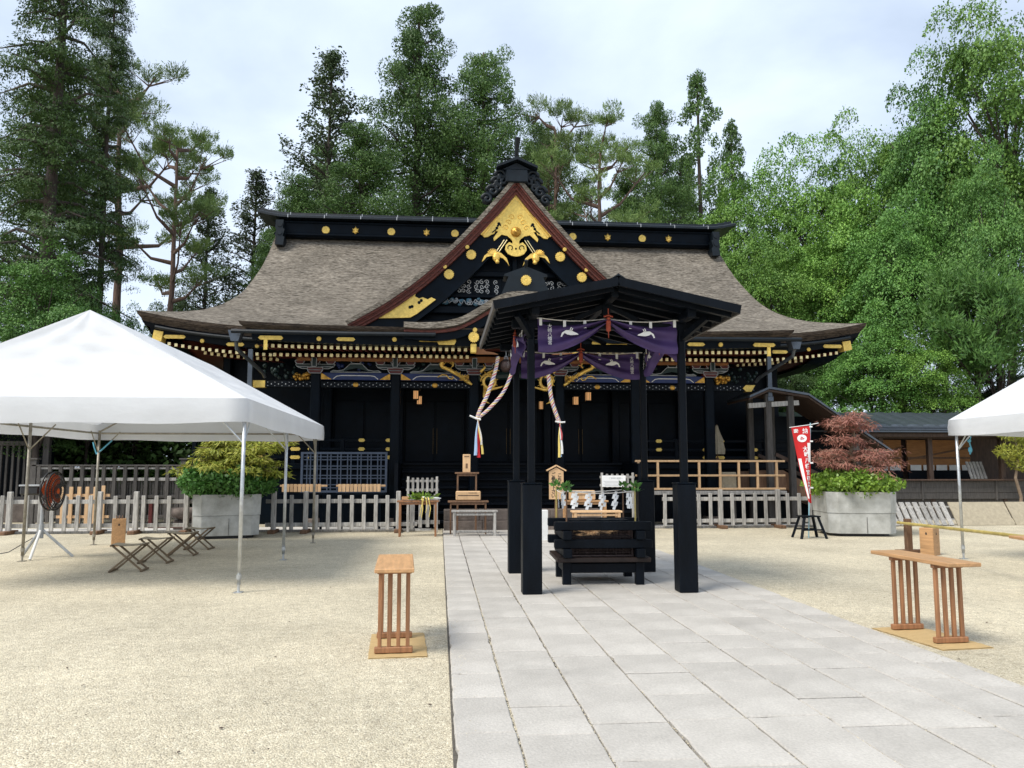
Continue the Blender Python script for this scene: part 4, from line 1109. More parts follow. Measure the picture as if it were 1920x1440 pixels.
def norm(a): return a / np.maximum(np.linalg.norm(a, axis=1, keepdims=True), 1e-9)
def leaf_geo(P, D, up, L, W, rng, fold=.0):
    """one rhombic leaf for each point: P base, D direction, up the rough normal"""
    n = len(P)
    D = norm(D); S = norm(np.cross(D, norm(norm(up) + rng.normal(0, .22, (n, 3)))))
    L = L.reshape(-1, 1); W = (W * L)
    V = np.empty((n, 4, 3))
    V[:, 0] = P; V[:, 1] = P + D * L * .45 + S * W; V[:, 2] = P + D * L; V[:, 3] = P + D * L * .45 - S * W
    return V.reshape(-1, 3)
def quads_mesh(name, V, mat):
    n = len(V) // 4
    me = bpy.data.meshes.new(name)
    me.vertices.add(len(V)); me.vertices.foreach_set('co', V.ravel())
    me.loops.add(n * 4); me.loops.foreach_set('vertex_index', np.arange(n * 4, dtype=np.int32))
    me.polygons.add(n); me.polygons.foreach_set('loop_start', np.arange(0, n * 4, 4, dtype=np.int32))
    me.materials.append(mat); me.update(calc_edges=True)
    return me
def rnd_dir(rng, n): return norm(rng.normal(0, 1, (n, 3)))
def balls(centres, radii, per, size, rng, wr=.3, squash=.75, outward=1.0, upb=.25):
    """cauliflower tufts: leaves leave each centre outwards"""
    C = np.repeat(np.array(centres, float), per, 0); Rr = np.repeat(np.array(radii, float), per)
    n = len(C); d = rnd_dir(rng, n); k = rng.random(n) ** .25
    off = d * (Rr * k)[:, None]; off[:, 2] *= squash
    D = np.cross(d, rng.normal(0, 1, (n, 3))) + d * .45 * outward; D[:, 2] += upb * .5
    return leaf_geo(C + off, D, d + rng.normal(0, .3, (n, 3)) + np.array([0, 0, .35]), rng.uniform(size[0], size[1], n), wr, rng)
def sprays(centres, radii, per, size, rng, wr=.32, thick=.16, droop=.35, flat=1.2, tilt=0.0, dome=None):
    """flat layered sprays: leaves lie near horizontal and hang outward"""
    C = np.repeat(np.array(centres, float), per, 0); Rr = np.repeat(np.array(radii, float), per)
    n = len(C); a = rng.uniform(0, 2 * PI, n); k = np.sqrt(rng.random(n))
    off = np.stack([np.cos(a) * Rr * k, np.sin(a) * Rr * k, rng.normal(0, 1, n) * Rr * thick - (k ** 2) * Rr * (droop * .5 if dome is None else dome)], 1)
    od = C[:, :2] / np.maximum(np.linalg.norm(C[:, :2], axis=1, keepdims=True), .3); off[:, 2] -= tilt * (off[:, :2] * od).sum(1)
    D = np.stack([np.cos(a), np.sin(a), -droop + rng.normal(0, .35, n)], 1) + rng.normal(0, .5, (n, 3)) * np.array([1, 1, .5])
    up = np.stack([np.cos(a) * k * .8 + od[:, 0] * .4, np.sin(a) * k * .8 + od[:, 1] * .4, np.full(n, flat)], 1) + rng.normal(0, .28, (n, 3))
    return leaf_geo(C + off, D, up, rng.uniform(size[0], size[1], n), wr, rng)
def trunk_mb(h, r0, rng, bend=.3, r1=.06, segs=10):
    mb = MB(); pts = []; x = y = 0.0; a = rng.uniform(0, 6.28)
    for i in range(segs + 1):
        t = i / segs; pts.append((x, y, h * t)); x += rng.normal(0, bend * .3) + bend * .15 * math.cos(a); y += rng.normal(0, bend * .3) + bend * .15 * math.sin(a)
    mb.tube(pts, [r0 * (1.25 if i == 0 else 1) * (1 - i / segs) + r1 for i in range(segs + 1)], 9)
    return mb, pts
def along(pts, h):
    zs = [p[2] for p in pts]
    return np.array([np.interp(h, zs, [p[0] for p in pts]), np.interp(h, zs, [p[1] for p in pts]), h])

PROTO = {}
def proto(kind, variant, H, Rw, seed):
    """mesh pair (trunk, crown) of a tree kind, height H, crown radius Rw"""
    rng = np.random.default_rng(seed)
    if kind == 'cedar':
        mb, tp = trunk_mb(H, .38, rng, .08)
        cs, rs = [], []; z = H * .36
        while z < H * .99:
            t = z / H; rad = Rw * min(1.0, ((1.0 - t) / (.30, .17, .22)[variant % 3]) ** (.62, .5, .55)[variant % 3]) * (1 + .16 * math.sin(t * 21 + seed)) * (1 if t > .5 else .9)
            nb = max(3, int(6 * rad / Rw + 3)); a0 = rng.uniform(0, 6.28)
            for j in range(nb):
                a = a0 + 2 * PI * j / nb + rng.normal(0, .25); rr = rad * rng.uniform(.5, 1.12); c0 = along(tp, z)
                e = c0 + np.array([math.cos(a) * rr, math.sin(a) * rr, rr * .12 + rng.normal(0, .2)])
                if rng.random() < .55: mb.tube([tuple(c0), tuple((c0 + e) / 2 + np.array([0, 0, -.15])), tuple(e)], [.07, .05, .02], 5, False)
                for k in (1.0, .68, .36):
                    if rng.random() < (.25 if k == 1 else .58): continue
                    c = c0 * (1 - k) + e * k + rng.normal(0, .18, 3); cs.append(c); rs.append(rng.uniform(.5, .95) * (.6 + .45 * rad / Rw))
            z += H * .028 * rng.uniform(.8, 1.25)
        V = balls(cs, rs, 300, (.085, .17), rng, .28, .72, 1.0, .5)
        return mb, quads_mesh('crown', V, M['leaf_cedar']), M['bark']
    if kind == 'spire':
        mb, tp = trunk_mb(H, .26, rng, .06)
        cs, rs = [], []; z = H * .35
        while z < H * .995:
            t = z / H; rad = Rw * min(1, ((1 - t) / .28) ** .85) + .10
            for j in range(5):
                a = rng.uniform(0, 6.28); rr = rad * rng.uniform(.35, 1.1); c = along(tp, z) + np.array([math.cos(a) * rr, math.sin(a) * rr, rng.normal(0, .2)]); cs.append(c); rs.append(rng.uniform(.22, .5))
            z += H * .02
        V = balls(cs, rs, 90, (.11, .22), rng, .28, .9, 1.0, .5)
        return mb, quads_mesh('crown', V, M['leaf_cedar']), M['bark']
    if kind == 'sparse':
        mb, tp = trunk_mb(H, .2, rng, .06)
        cs, rs = [], []; z = H * .35
        while z < H * .985:
            t = z / H; rad = Rw * min(1, ((1 - t) / .34) ** .7)
            for j in range(4):
                a = rng.uniform(0, 6.28); rr = rad * rng.uniform(.7, 1.08); c0 = along(tp, z); e = c0 + np.array([math.cos(a) * rr, math.sin(a) * rr, rr * .38]); mid = (c0 + e) / 2 + np.array([0, 0, rr * .06])
                mb.tube([tuple(c0), tuple(mid), tuple(e)], [.045, .03, .012], 4, False)
                for k in np.linspace(.35, 1, 6):
                    c = c0 * (1 - k) + e * k + np.array([0, 0, .1 * math.sin(k * 3)]) + rng.normal(0, .16, 3); cs.append(c); rs.append(rng.uniform(.16, .36))
            z += H * .021
        V = sprays(cs, rs, 20, (.12, .24), rng, .34, .4, .2)
        return mb, quads_mesh('crown', V, M['leaf_thin']), M['bark']
    if kind == 'pine':
        mb, tp = trunk_mb(H * .86, .27, rng, .42, .1)
        cs, rs = [], []
        for i in range(17):
            t = .56 + .44 * (i / 16); z = H * .86 * t; a = i * 2.4 + rng.normal(0, .3); rr = Rw * rng.uniform(.5, 1.05) * (1.0 if t < .9 else .6)
            c0 = along(tp, z); e = c0 + np.array([math.cos(a) * rr, math.sin(a) * rr, rr * rng.uniform(.25, .6)]); mid = (c0 * .5 + e * .5) + np.array([rng.normal(0, .2), rng.normal(0, .2), -.12 * rr])
            mb.tube([tuple(c0), tuple(mid), tuple(e)], [.11, .075, .03], 6, False)
            for k in range(5):
                f = e + np.array([rng.normal(0, .75), rng.normal(0, .75), rng.normal(0, .2)]); mb.tube([tuple(mid * .4 + e * .6), tuple(f)], [.035, .012], 4, False)
                cs.append(f + np.array([0, 0, .12])); rs.append(rng.uniform(.55, 1.0))
        n_ = 120
        V = sprays(cs, [r * .85 for r in rs], 380, (.14, .26), rng, .10, .13, -.5, .5)
        return mb, quads_mesh('crown', V, M['leaf_pine']), M['pinebark']
    if kind in ('broad', 'broadmid', 'broaddark'):
        mb, tp = trunk_mb(H * .74, .24, rng, .22, .04)
        cs, rs = [], []
        for i in range(20):
            z = H * rng.uniform(.22, .62); c0 = along(tp, z); a = rng.uniform(0, 6.28); t = rng.uniform(.3, 1.0)
            e = np.array([math.cos(a) * Rw * t * .66, math.sin(a) * Rw * t * .66, min(H * .78, z + H * rng.uniform(.1, .3))]); mb.tube([tuple(c0), tuple((c0 + e) / 2 + np.array([0, 0, .3])), tuple(e)], [.09, .06, .02], 5, False)
        nl = 160
        for i in range(nl):
            d = rnd_dir(rng, 1)[0]; d[2] = abs(d[2]) * 1.0 - .28 * (rng.random() < .5); k = rng.uniform(.62, 1.0) if rng.random() < .82 else rng.uniform(.2, .6)
            lob = 1 + .16 * math.sin(3 * math.atan2(d[1], d[0]) + seed) + .12 * math.sin(5 * d[2] + seed * 2)
            c = np.array([d[0] * Rw * k * lob, d[1] * Rw * k * lob, H * .52 + d[2] * H * .46 * k]); cs.append(c); rs.append(rng.uniform(.6, 1.25) * Rw / 4.2)
        V = sprays(cs, rs, 400, (.08, .17), rng, .38, .09, .18, 1.2, .2, .5)
        return mb, quads_mesh('crown', V, M[{'broad': 'leaf_bright', 'broadmid': 'leaf_mid', 'broaddark': 'leaf_dark'}[kind]]), M['bark']
    if kind == 'shag':
        mb, tp = trunk_mb(H * .7, .14, rng, .25, .05); cs, rs = [], []
        for i in range(110):
            d = rnd_dir(rng, 1)[0]; k = rng.uniform(.5, 1.0); lob = 1 + .2 * math.sin(4 * math.atan2(d[1], d[0]) + 7 * d[2])
            c = np.array([d[0] * Rw * k * lob, d[1] * Rw * k * lob, H * .75 + d[2] * H * .25 * k]); cs.append(c); rs.append(rng.uniform(.3, .55))
            if i % 4 == 0: mb.tube([tuple(along(tp, min(H * .68, max(.5, c[2] - .8)))), tuple(c)], [.05, .015], 5, False)
        V = sprays(cs, [r * 1.5 for r in rs], 240, (.13, .24), rng, .12, .2, -.5, .5)
        return mb, quads_mesh('crown', V, M['leaf_mid']), M['bark']
    if kind == 'hemlock':
        mb, tp = trunk_mb(H, .36, rng, .1)
        cs, rs = [], []; z = H * .30
        while z < H * .99:
            t = z / H; rad = Rw * (1.1 - t) ** .6
            for j in range(4):
                a = rng.uniform(0, 6.28); rr = rad * rng.uniform(.55, 1.1); c0 = along(tp, z); e = c0 + np.array([math.cos(a) * rr, math.sin(a) * rr, -rr * .05 + rng.normal(0, .25)]); mid = (c0 + e) / 2 + np.array([0, 0, .28 * rr * .4])
                mb.tube([tuple(c0), tuple(mid), tuple(e)], [.085, .055, .015], 5, False)
                for k in np.linspace(.25, 1.05, 7):
                    q_ = c0 * (1 - k) ** 2 + 2 * k * (1 - k) * (mid + np.array([0, 0, .3])) + e * k * k; side = np.array([-math.sin(a), math.cos(a), 0]) * rng.normal(0, .55 * (1.1 - .5 * k)); cs.append(q_ + side + np.array([0, 0, rng.normal(-.12, .12)])); rs.append(rng.uniform(.35, .8))
            z += H * .027
        V = sprays(cs, rs, 120, (.08, .17), rng, .22, .10, .5)
        return mb, quads_mesh('crown', V, M['leaf_dark']), M['bark']
def tree(kind, variant, name, label, cat, loc, H, Rw, rz, group, nomH, nomR, mat=None):
    key = (kind, variant)
    if key not in PROTO:
        mb, cr, tm = proto(kind, variant, nomH, nomR, hash_seed(kind, variant)); PROTO[key] = (mb.mesh('trunk', tm, True), cr)
    tr, cr = PROTO[key]
    t = thing(name, label, cat, loc, rz, group); t.scale = (Rw / nomR, Rw / nomR, H / nomH)
    place('trunk', tr, t)
    c = place('crown', cr, t)
    if mat: c.material_slots[0].link = 'OBJECT'; c.material_slots[0].material = mat
    return t
def hash_seed(k, v): return sum(ord(c) * (i + 3) for i, c in enumerate(k)) + 101 * v
def shrub_mesh(seed, rx, ry, h, n, size, mat, wr=.3, dense=70):
    rng = np.random.default_rng(seed); cs = []; rs = []
    for i in range(n):
        d = rnd_dir(rng, 1)[0]; k = rng.uniform(.55, 1); cs.append((d[0] * rx * k, d[1] * ry * k, h * (.42 + .5 * d[2] * k))); rs.append(rng.uniform(.10, .2))
    return quads_mesh('foliage', balls(cs, rs, dense, size, rng, wr, .9, 1, .4), mat)

# ------------------------------------------------------------------ bamboo poles with sprigs at the hearth
def sprig(seed, r=.10, n=9, L=(.07, .11)):
    rng = np.random.default_rng(seed); d = rnd_dir(rng, n); d[:, 2] = np.abs(d[:, 2]) + .25
    P = d * .02; return quads_mesh('sprig', leaf_geo(P, d, rng.normal(0, 1, (n, 3)), rng.uniform(L[0], L[1], n), .30, rng), M['leaf_shrub2'])
for i, ((x, y), lb) in enumerate(zip(BP, ('slim bamboo pole with green sprig at the front left of the hearth', 'slim bamboo pole with green sprig at the front right of the hearth', 'slim bamboo pole with green sprig at the back right of the hearth', 'slim bamboo pole with green sprig at the back left of the hearth'))):
    t = thing('bamboo_pole', lb, 'pole', (x, y, 0), 0, 'bamboo poles round the hearth')
    b = MB(); b.tube([(0, 0, 0), (0, 0, .5), (0, 0, 1.34)], [.014, .013, .011], 7); b.build('stem', M['bamboo'] if i % 2 else M['brownwood'], t)
    place('sprig', sprig(40 + i, n=13), t, (0, 0, 1.33)); place('sprig', sprig(60 + i, n=8), t, (.02, 0, 1.26))

# ------------------------------------------------------------------ bell and bell ropes
bl = thing('round_bell', 'round dark bronze bell hanging under the porch eave', 'bell', (1.72, 20.55, 4.28))
b = MB(); b.ball((0, 0, 0), .17, 18, 12); b.build('body', M['bell'], bl, smooth=True)
b = MB(); b.tube([(.173 * math.cos(t), -.01, .173 * math.sin(t)) for t in np.linspace(.6, 3.9, 14)], .009, 5); b.build('seam', M['black'], bl)
b = MB(); b.tube([(0, 0, .16), (0, 0, .42)], .012, 6); b.tube([(.05 * math.cos(t), 0, .21 + .05 * math.sin(t)) for t in np.linspace(0, 6.28, 10)], .01, 5); b.build('hook', M['palew'], bl)
def twist(parent, pts, r, turns, name='strand'):
    pts = crom(pts, 70)
    for k, mt in enumerate(('ropew', 'roper', 'ropew', 'ropey', 'ropew', 'ropeb')):
        out = []
        for i, p in enumerate(pts):
            t = i / 69; a = 2 * PI * (turns * t + k / 6)
            tv = Vector(pts[min(i + 1, 69)]) - Vector(pts[max(i - 1, 0)]); tv.normalize(); e = tv.orthogonal(); e = Vector((0, 1, 0)).cross(tv).normalized(); g_ = tv.cross(e)
            out.append(tuple(Vector(p) + (e * math.cos(a) + g_ * math.sin(a)) * r * .62))
        mb = MB(); mb.tube(out, r * .5, 6); mb.build(name, M[mt], parent)
def rebase(t, L):
    t.location = L
    for o in t.children: o.location = (-L[0], -L[1], -L[2])
def streamers(parent, x, y, z, L, cols):
    for k, (mt, dx, w, l) in enumerate(cols):
        mb = MB(); rows = []
        for j in range(9):
            v = j / 8; cx = x + dx * v + .012 * math.sin(v * 6 + k); rows.append([(cx - w * (.35 + .5 * v), y - .02 * k + .015 * math.sin(v * 9), z - l * L * v), (cx, y - .02 * k - .02, z - l * L * v), (cx + w * (.35 + .5 * v), y - .02 * k + .015 * math.sin(v * 7), z - l * L * v)])
        mb.grid(rows); mb.grid([[(a, b_ + .006, c) for a, b_, c in r] for r in rows]); mb.build('streamer', M[mt], parent, smooth=True)
br = thing('bell_rope', 'thick striped bell rope pulled aside in two strands with red and blue streamers', 'rope', (0, 0, 0))
twist(br, [(1.50, 20.45, 4.50), (1.42, 20.4, 4.1), (1.22, 20.35, 3.5), (1.02, 20.3, 3.08), (.95, 20.3, 2.86)], .048, 9)
twist(br, [(1.92, 20.45, 4.50), (1.86, 20.4, 4.1), (1.62, 20.35, 3.55), (1.25, 20.3, 3.12), (1.02, 20.3, 2.92), (.98, 20.3, 2.84)], .042, 10)
b = MB(); b.tube([(.76, 20.2, 2.94), (.9, 20.22, 2.88), (1.04, 20.2, 2.84)], .025, 7); b.build('tie', M['paper'], br)
streamers(br, .97, 20.24, 2.86, .95, (('clothr', .03, .055, 1.04), ('clothr', -.01, .04, .9), ('clothb', -.07, .05, .98), ('clothy', .12, .035, .95), ('ropew', .10, .03, .7)))
br2 = thing('bell_rope', 'thick striped bell rope hanging in one strand with yellow and blue streamers', 'rope', (0, 0, 0))
twist(br2, [(2.80, 20.5, 4.55), (2.84, 20.5, 4.0), (2.92, 20.5, 3.4), (3.06, 20.5, 2.95), (3.12, 20.5, 2.80)], .052, 10)
b = MB(); b.tube([(3.0, 20.42, 2.82), (3.12, 20.42, 2.79), (3.26, 20.42, 2.80)], .022, 7); b.build('tie', M['paper'], br2)
streamers(br2, 3.12, 20.44, 2.78, .9, (('clothr', .02, .04, .4), ('clothb', 0, .05, .98), ('clothy', -.03, .04, 1.0), ('paper', .05, .03, .9), ('roper', .04, .03, .5)))

rebase(br, (.97, 20.3, 1.9)); rebase(br2, (3.1, 20.45, 1.9))

# ------------------------------------------------------------------ slatted tables on straw mats
def slat_table(label, loc, rz, group='slatted wooden tables on mats'):
    t = thing('slatted_table', label, 'table', loc, rz, group)
    b = MB(); b.box((0, .02, .725), (.335, 1.16, .036), ch=.006); b.build('table_top', M['honey'], t)
    for y in (-.32, .30):
        f = MB(); f.box((0, y, .028), (.33, .055, .05), ch=.006); f.build('foot', M['honeyleg'], t)
        f = MB(); f.box((0, y, .69), (.30, .05, .034), ch=.004); f.build('top_rail', M['honeyleg'], t)
        for k in range(4):
            s = MB(); s.box((-.12 + .08 * k, y, .362), (.034, .034, .622), ch=.004); s.build('slat', M['honeyleg'], t)
    return t
slat_table('slatted wooden table standing end-on left of the stone path', (-.395, 7.42, .012), R(2.5))
slat_table('slatted wooden table standing at an angle right of the stone path', (4.66, 7.36, .012), R(3.5))
def mat_(label, loc, rz, w, l):
    t = thing('straw_mat', label, 'mat', loc, rz, 'straw mats under the tables')
    n = 26
    m = MB(); m.grid([[(lerp(-w / 2, w / 2, i / 8) + random.uniform(-.006, .006), lerp(-l / 2, l / 2, j / n), .008 + .004 * random.random()) for i in range(9)] for j in range(n + 1)]); m.box((0, 0, .003), (w, l, .005)); m.build('weave', M['mat'], t)
mat_('straw mat under the slatted table left of the path', (-.36, 7.44, .0), R(3), .50, .98)
mat_('straw mat under the slatted table right of the path', (4.64, 7.30, .0), R(6), .52, .98)
slat_table('slatted wooden table at the right edge of the picture, mostly cut off', (7.85, 9.4, 0), R(80))

# ------------------------------------------------------------------ tents
def fabric(mb, a, b, c, d, n=22, m=14, sag=.05, seed=0, wr=.028):
    """bilinear sheet a-b (top edge) d-c (bottom edge) with sag and soft creases"""
    a, b, c, d = map(Vector, (a, b, c, d)); nr = (b - a if (b - a).length > .01 else c - d).cross(d - a).normalized()
    if nr.z < 0: nr = -nr
    rows = []
    for j in range(m + 1):
        v = j / m; row = []
        for i in range(n + 1):
            u = i / n; p = a.lerp(b, u).lerp(d.lerp(c, u), v)
            k = math.sin(PI * u) * math.sin(PI * v)
            q = wr * (math.sin(17 * u + 6 * v + seed) * math.sin(5 * v + 3 * u) + .6 * math.sin(31 * v - 9 * u + seed * 2) * math.sin(PI * u)) * min(1, 4 * min(u, 1 - u) + .1) * math.sin(PI * v)
            row.append(tuple(p - nr * (sag * k) + nr * q))
        rows.append(row)
    mb.grid(rows)
def tent(label, x0, x1, y0, y1, ridge_a, ridge_b, zr, ze, zv, polemat, poles, braces=True):
    t = thing('event_tent', label, 'tent', ((x0 + x1) / 2, (y0 + y1) / 2, 0), 0, 'white tents beside the path')
    ox, oy = (x0 + x1) / 2, (y0 + y1) / 2
    L_ = lambda x, y, z: (x - ox, y - oy, z)
    A, B, C, D = L_(x0, y0, ze), L_(x1, y0, ze), L_(x1, y1, ze), L_(x0, y1, ze)
    Ra, Rb = L_(*ridge_a, zr), L_(*ridge_b, zr)
    for nm, q, sd in (('front_panel', (Ra, Ra, B, A), 1), ('right_panel', (Ra, Rb, C, B), 2), ('back_panel', (Rb, Rb, D, C), 3), ('left_panel', (Rb, Ra, A, D), 4)):
        c = MB(); fabric(c, *q, n=34, m=26, seed=sd, sag=.09); c.build(nm, M['canvas'], t, smooth=True)
    v = MB(); ring = [A, B, C, D, A]; top = []; bot = []
    for k in range(4):
        for i in range(16):
            u = i / 16; p = Vector(ring[k]).lerp(Vector(ring[k + 1]), u); top.append(tuple(p)); w = .012 * math.sin(i * 2.1 + k); bot.append((p.x * (1.003) , p.y * 1.003 + w, zv + .012 * math.sin(i * .9 + k) - .02 * math.sin(PI * u)))
    top.append(top[0]); bot.append(bot[0]); mid = [((a[0] + b[0]) / 2 * 1.004, (a[1] + b[1]) / 2 * 1.004, (a[2] + b[2]) / 2) for a, b in zip(top, bot)]
    v.grid([top, mid, bot]); v.build('valance', M['canvas'], t, smooth=True)
    zf = zv + .10
    fr = MB()
    for k in range(4):
        a, b_ = Vector(ring[k]), Vector(ring[k + 1]); fr.tube([(a.x * .975, a.y * .975, zf + .04), (b_.x * .975, b_.y * .975, zf + .04)], .02, 8)
    fr.tube([(Ra[0], Ra[1], Ra[2] - .14), (Rb[0], Rb[1], Rb[2] - .14)], .02, 8)
    for a, b_ in ((Ra, A), (Ra, B), (Rb, C), (Rb, D)): fr.tube([(a[0], a[1], a[2] - .14), (b_[0] * .97, b_[1] * .97, b_[2] - .16)], .018, 6)
    fr.build('roof_frame', M[polemat], t)
    for (px, py, mt) in poles:
        x, y = (px - ox) * .985, (py - oy) * .988
        p = MB(); p.tube([(x, y, .10), (x, y, zf + .1)], .026, 10); pole = p.build('pole', M[mt], t, smooth=True)
        f = MB(); f.tube([(x, y, .0), (x, y, .2)], .018, 8); f.tube([(x, y, .17), (x, y, .23)], .034, 10); f.box((x, y, .006), (.11, .11, .010)); f.build('foot', M[mt], pole)
        k = MB()
        cx = 1 if px < ox else -1
        for dx, dy in ((cx, 0), (0, 1 if py < oy else -1)):
            k.tube([(x, y, zf - .38), (x + dx * .42, y + dy * .42, zf + .07)], .012, 6)
        if .9 < abs(y) < 2.0: k.tube([(x, y, zf - .38), (x, y + .4, zf + .07)], .012, 6)
        k.build('brace', M[mt], pole)
    return t
tl = tent('large white tent at the left with stools and a fan under it', -7.30, -2.54, 10.66, 17.65, (-4.95, 11.5), (-4.95, 17.6), 3.83, 2.52, 2.20, 'oldsteel', [(-2.54, 10.68, 'steel'), (-2.68, 14.4, 'steel'), (-2.66, 17.6, 'oldsteel'), (-7.25, 10.7, 'oldsteel'), (-7.20, 14.6, 'oldsteel'), (-7.25, 17.6, 'oldsteel')])
tr_ = tent('white tent cut off by the right edge of the picture', 9.20, 13.9, 6.9, 13.55, (11.5, 7.6), (11.5, 13.0), 3.83, 2.47, 2.19, 'oldsteel', [(9.24, 13.5, 'steel'), (13.8, 13.5, 'steel'), (9.24, 7.0, 'steel'), (13.8, 7.0, 'steel')])
kn = thing('blue_cord', 'blue cord knotted on a brace of the right tent', 'cord', (9.5, 13.5, 1.95))
b = MB(); b.tube([(.06, -.02, .22), (.02, -.03, .12), (.05, -.03, .0), (.02, -.03, -.10)], .012, 6); b.ball((.02, -.03, .14), .032, 8, 5); b.ball((.03, -.03, -.02), .04, 8, 5, (1, .7, 1.4)); b.build('knot', M['bluecord'], kn)
kn2 = thing('blue_cord', 'blue cord wound round braces of the back left tent pole', 'cord', (-7.25, 17.58, 1.95))
b = MB(); b.tube([(.0, -.03, -.05), (.12, -.03, .06), (.3, -.03, .24)], .016, 6); b.tube([(0, -.03, -.05), (-.05, -.05, .1), (-.08, -.04, .2)], .014, 6); b.build('winding', M['bluecord'], kn2)

# ------------------------------------------------------------------ folding stools
def stool(label, loc, rz):
    t = thing('folding_stool', label, 'stool', loc, rz, 'folding stools under the tent')
    w, h, d = .46, .42, .36
    for s in (-1, 1):
        b = MB(); b.bar((-w / 2, s * d / 2, .02), (w / 2 - .02, s * d / 2, h - .02), .022, .03, ch=.004); b.build('leg', M['stoolwood'], t)
        b = MB(); b.bar((w / 2, s * (d / 2 - .035), .02), (-w / 2 + .02, s * (d / 2 - .035), h - .02), .022, .03, ch=.004); b.build('leg', M['stoolwood'], t)
        b = MB(); b.box((s * w / 2, 0, .018), (.03, d + .04, .03), ch=.004); b.build('ground_rail', M['stoolwood'], t)
        b = MB(); b.tube([(s * (w / 2 - .01), -d / 2 - .03, h - .01), (s * (w / 2 - .01), d / 2 + .03, h - .01)], .015, 8); b.build('seat_rail', M['stoolwood'], t)
    c = MB(); c.grid([[(lerp(-w / 2, w / 2, i / 12), lerp(-d / 2, d / 2, j / 3), h + .008 - .022 * math.sin(PI * i / 12)) for i in range(13)] for j in range(4)]); c.grid([[(lerp(-w / 2, w / 2, i / 12), lerp(-d / 2, d / 2, j / 3), h + .002 - .022 * math.sin(PI * i / 12)) for i in range(13)] for j in range(4)]); c.build('canvas_seat', M['cream'], t, smooth=True)
for k, (x, y, a) in enumerate(((-4.83, 13.1, 4), (-4.80, 14.2, 2), (-4.72, 15.35, 5), (-4.74, 16.45, -3))):
    stool(('nearest folding stool in the row under the tent', 'second folding stool from the front under the tent', 'third folding stool from the front under the tent', 'farthest folding stool in the row under the tent')[k], (x, y, 0), R(a))

# ------------------------------------------------------------------ fan on a tripod
fan = thing('stand_fan', 'black stand fan with orange blades on a white tripod under the tent', 'fan', (-7.12, 15.1, 0))
b = MB(); b.tube([(0, 0, .5), (0, 0, 1.0)], .03, 10); b.tube([(0, 0, .35), (0, 0, .6)], .042, 10); b.build('column', M['palew'], fan)
for k, (x, y) in enumerate(((.0, -.34), (.52, .12), (-.42, .25))):
    b = MB(); b.tube([(0, 0, .52), (x, y, .01)], .024, 8); b.build('tripod_leg', M['white'] if k == 0 else M['palew'], fan)
b = MB(); b.box((-.22, .02, 1.20), (.34, .17, .16), ch=.03); b.build('motor', M['blackplastic'], fan)
b = MB(); b.box((-.22, .02, 1.29), (.36, .19, .03), ch=.01); b.build('motor_lid', M['palew'], fan)
hub = (.14, -.05, 1.19); ax = Vector((.995, -.04, .0)).normalized(); e1 = ax.cross(Vector((0, 0, 1))).normalized(); e2 = e1.cross(ax)
gd = MB()
for rr, o in ((.34, 0), (.34, .09), (.30, .115), (.22, .13), (.12, .135), (.31, -.03), (.2, -.05)):
    gd.tube([tuple(Vector(hub) + ax * o + (e1 * math.cos(a) + e2 * math.sin(a)) * rr) for a in np.linspace(0, 2 * PI, 33)], .009 if rr < .33 else .017, 5)
for a in np.linspace(0, 2 * PI, 37)[:-1]:
    q = lambda r, o: tuple(Vector(hub) + ax * o + (e1 * math.cos(a) + e2 * math.sin(a)) * r)
    gd.tube([q(.05, .135), q(.22, .13), q(.34, .08)], .004, 4); gd.tube([q(.05, -.05), q(.34, 0)], .004, 4)
gd.build('guard', M['blackplastic'], fan)
for k in range(4):
    a = k * PI / 2 + .4; bl_ = MB(); rows = []
    for i in range(7):
        r = .05 + .27 * i / 6; wd = .16 * math.sin(PI * (.25 + .6 * i / 6)) + .05; row = []
        for j in range(5):
            an = a + (j / 4 - .5) * wd / max(r, .09) * 1.6; row.append(tuple(Vector(hub) + ax * (.03 + .05 * (j / 4 - .5)) + (e1 * math.cos(an) + e2 * math.sin(an)) * r))
        rows.append(row)
    bl_.grid(rows); bl_.build('blade', M['fanorange'], fan, smooth=True)
b = MB(); b.tube([tuple(Vector(hub) + ax * -.06), tuple(Vector(hub) + ax * .14)], .05, 12); b.build('hub', M['fanorange'], fan)
cd = MB(); cd.tube([(-7.3, 15.2, .35), (-7.6, 15.0, .12), (-8.1, 14.9, .03), (-8.9, 14.6, .02)], .008, 6); tag(cd.build('power_cord', M['blackplastic']), 'thin dark power cord trailing left from the fan', 'cord')

# ------------------------------------------------------------------ small wooden fittings with a pierced gourd mark
def cup_box(label, loc, rz, w=.17, h=.46, ga=None):
    t = thing('wooden_box', label, 'box', loc, rz, ga)
    b = MB(); b.box((0, 0, h / 2), (w, w, h), ch=.006); b.build('case', M['honey'], t)
    m_ = MB()
    for rot in range(4):
        for dx, dz, r_ in ((0, 0, .014), (0, .02, .009)):
            c = Vector((dx, -w / 2 - .001, h * .78 + dz)); c.rotate(Matrix.Rotation(rot * PI / 2, 3, 'Z')); m_.ball(tuple(c), r_ * 1.3, 8, 5, (1, .15, 1) if rot % 2 == 0 else (.15, 1, 1))
    m_.build('pierced_mark', M['ink'], t)
    k = MB()
    for a in (-.05, 0, .05): k.tube([(a, -.06, h + .01), (a * 1.2, 0, h + .055), (a, .06, h + .01)], .013, 6)
    k.build('cord_knot', M['brownwood'], t)
cup_box('tall wooden box with a knotted cord under the left tent', (-6.62, 17.3, 0), R(20), .26, .56, 'corded wooden boxes')
cup_box('tall wooden box with a knotted cord behind the right slatted table', (9.10, 14.15, .0), R(32), .25, .50, 'corded wooden boxes')

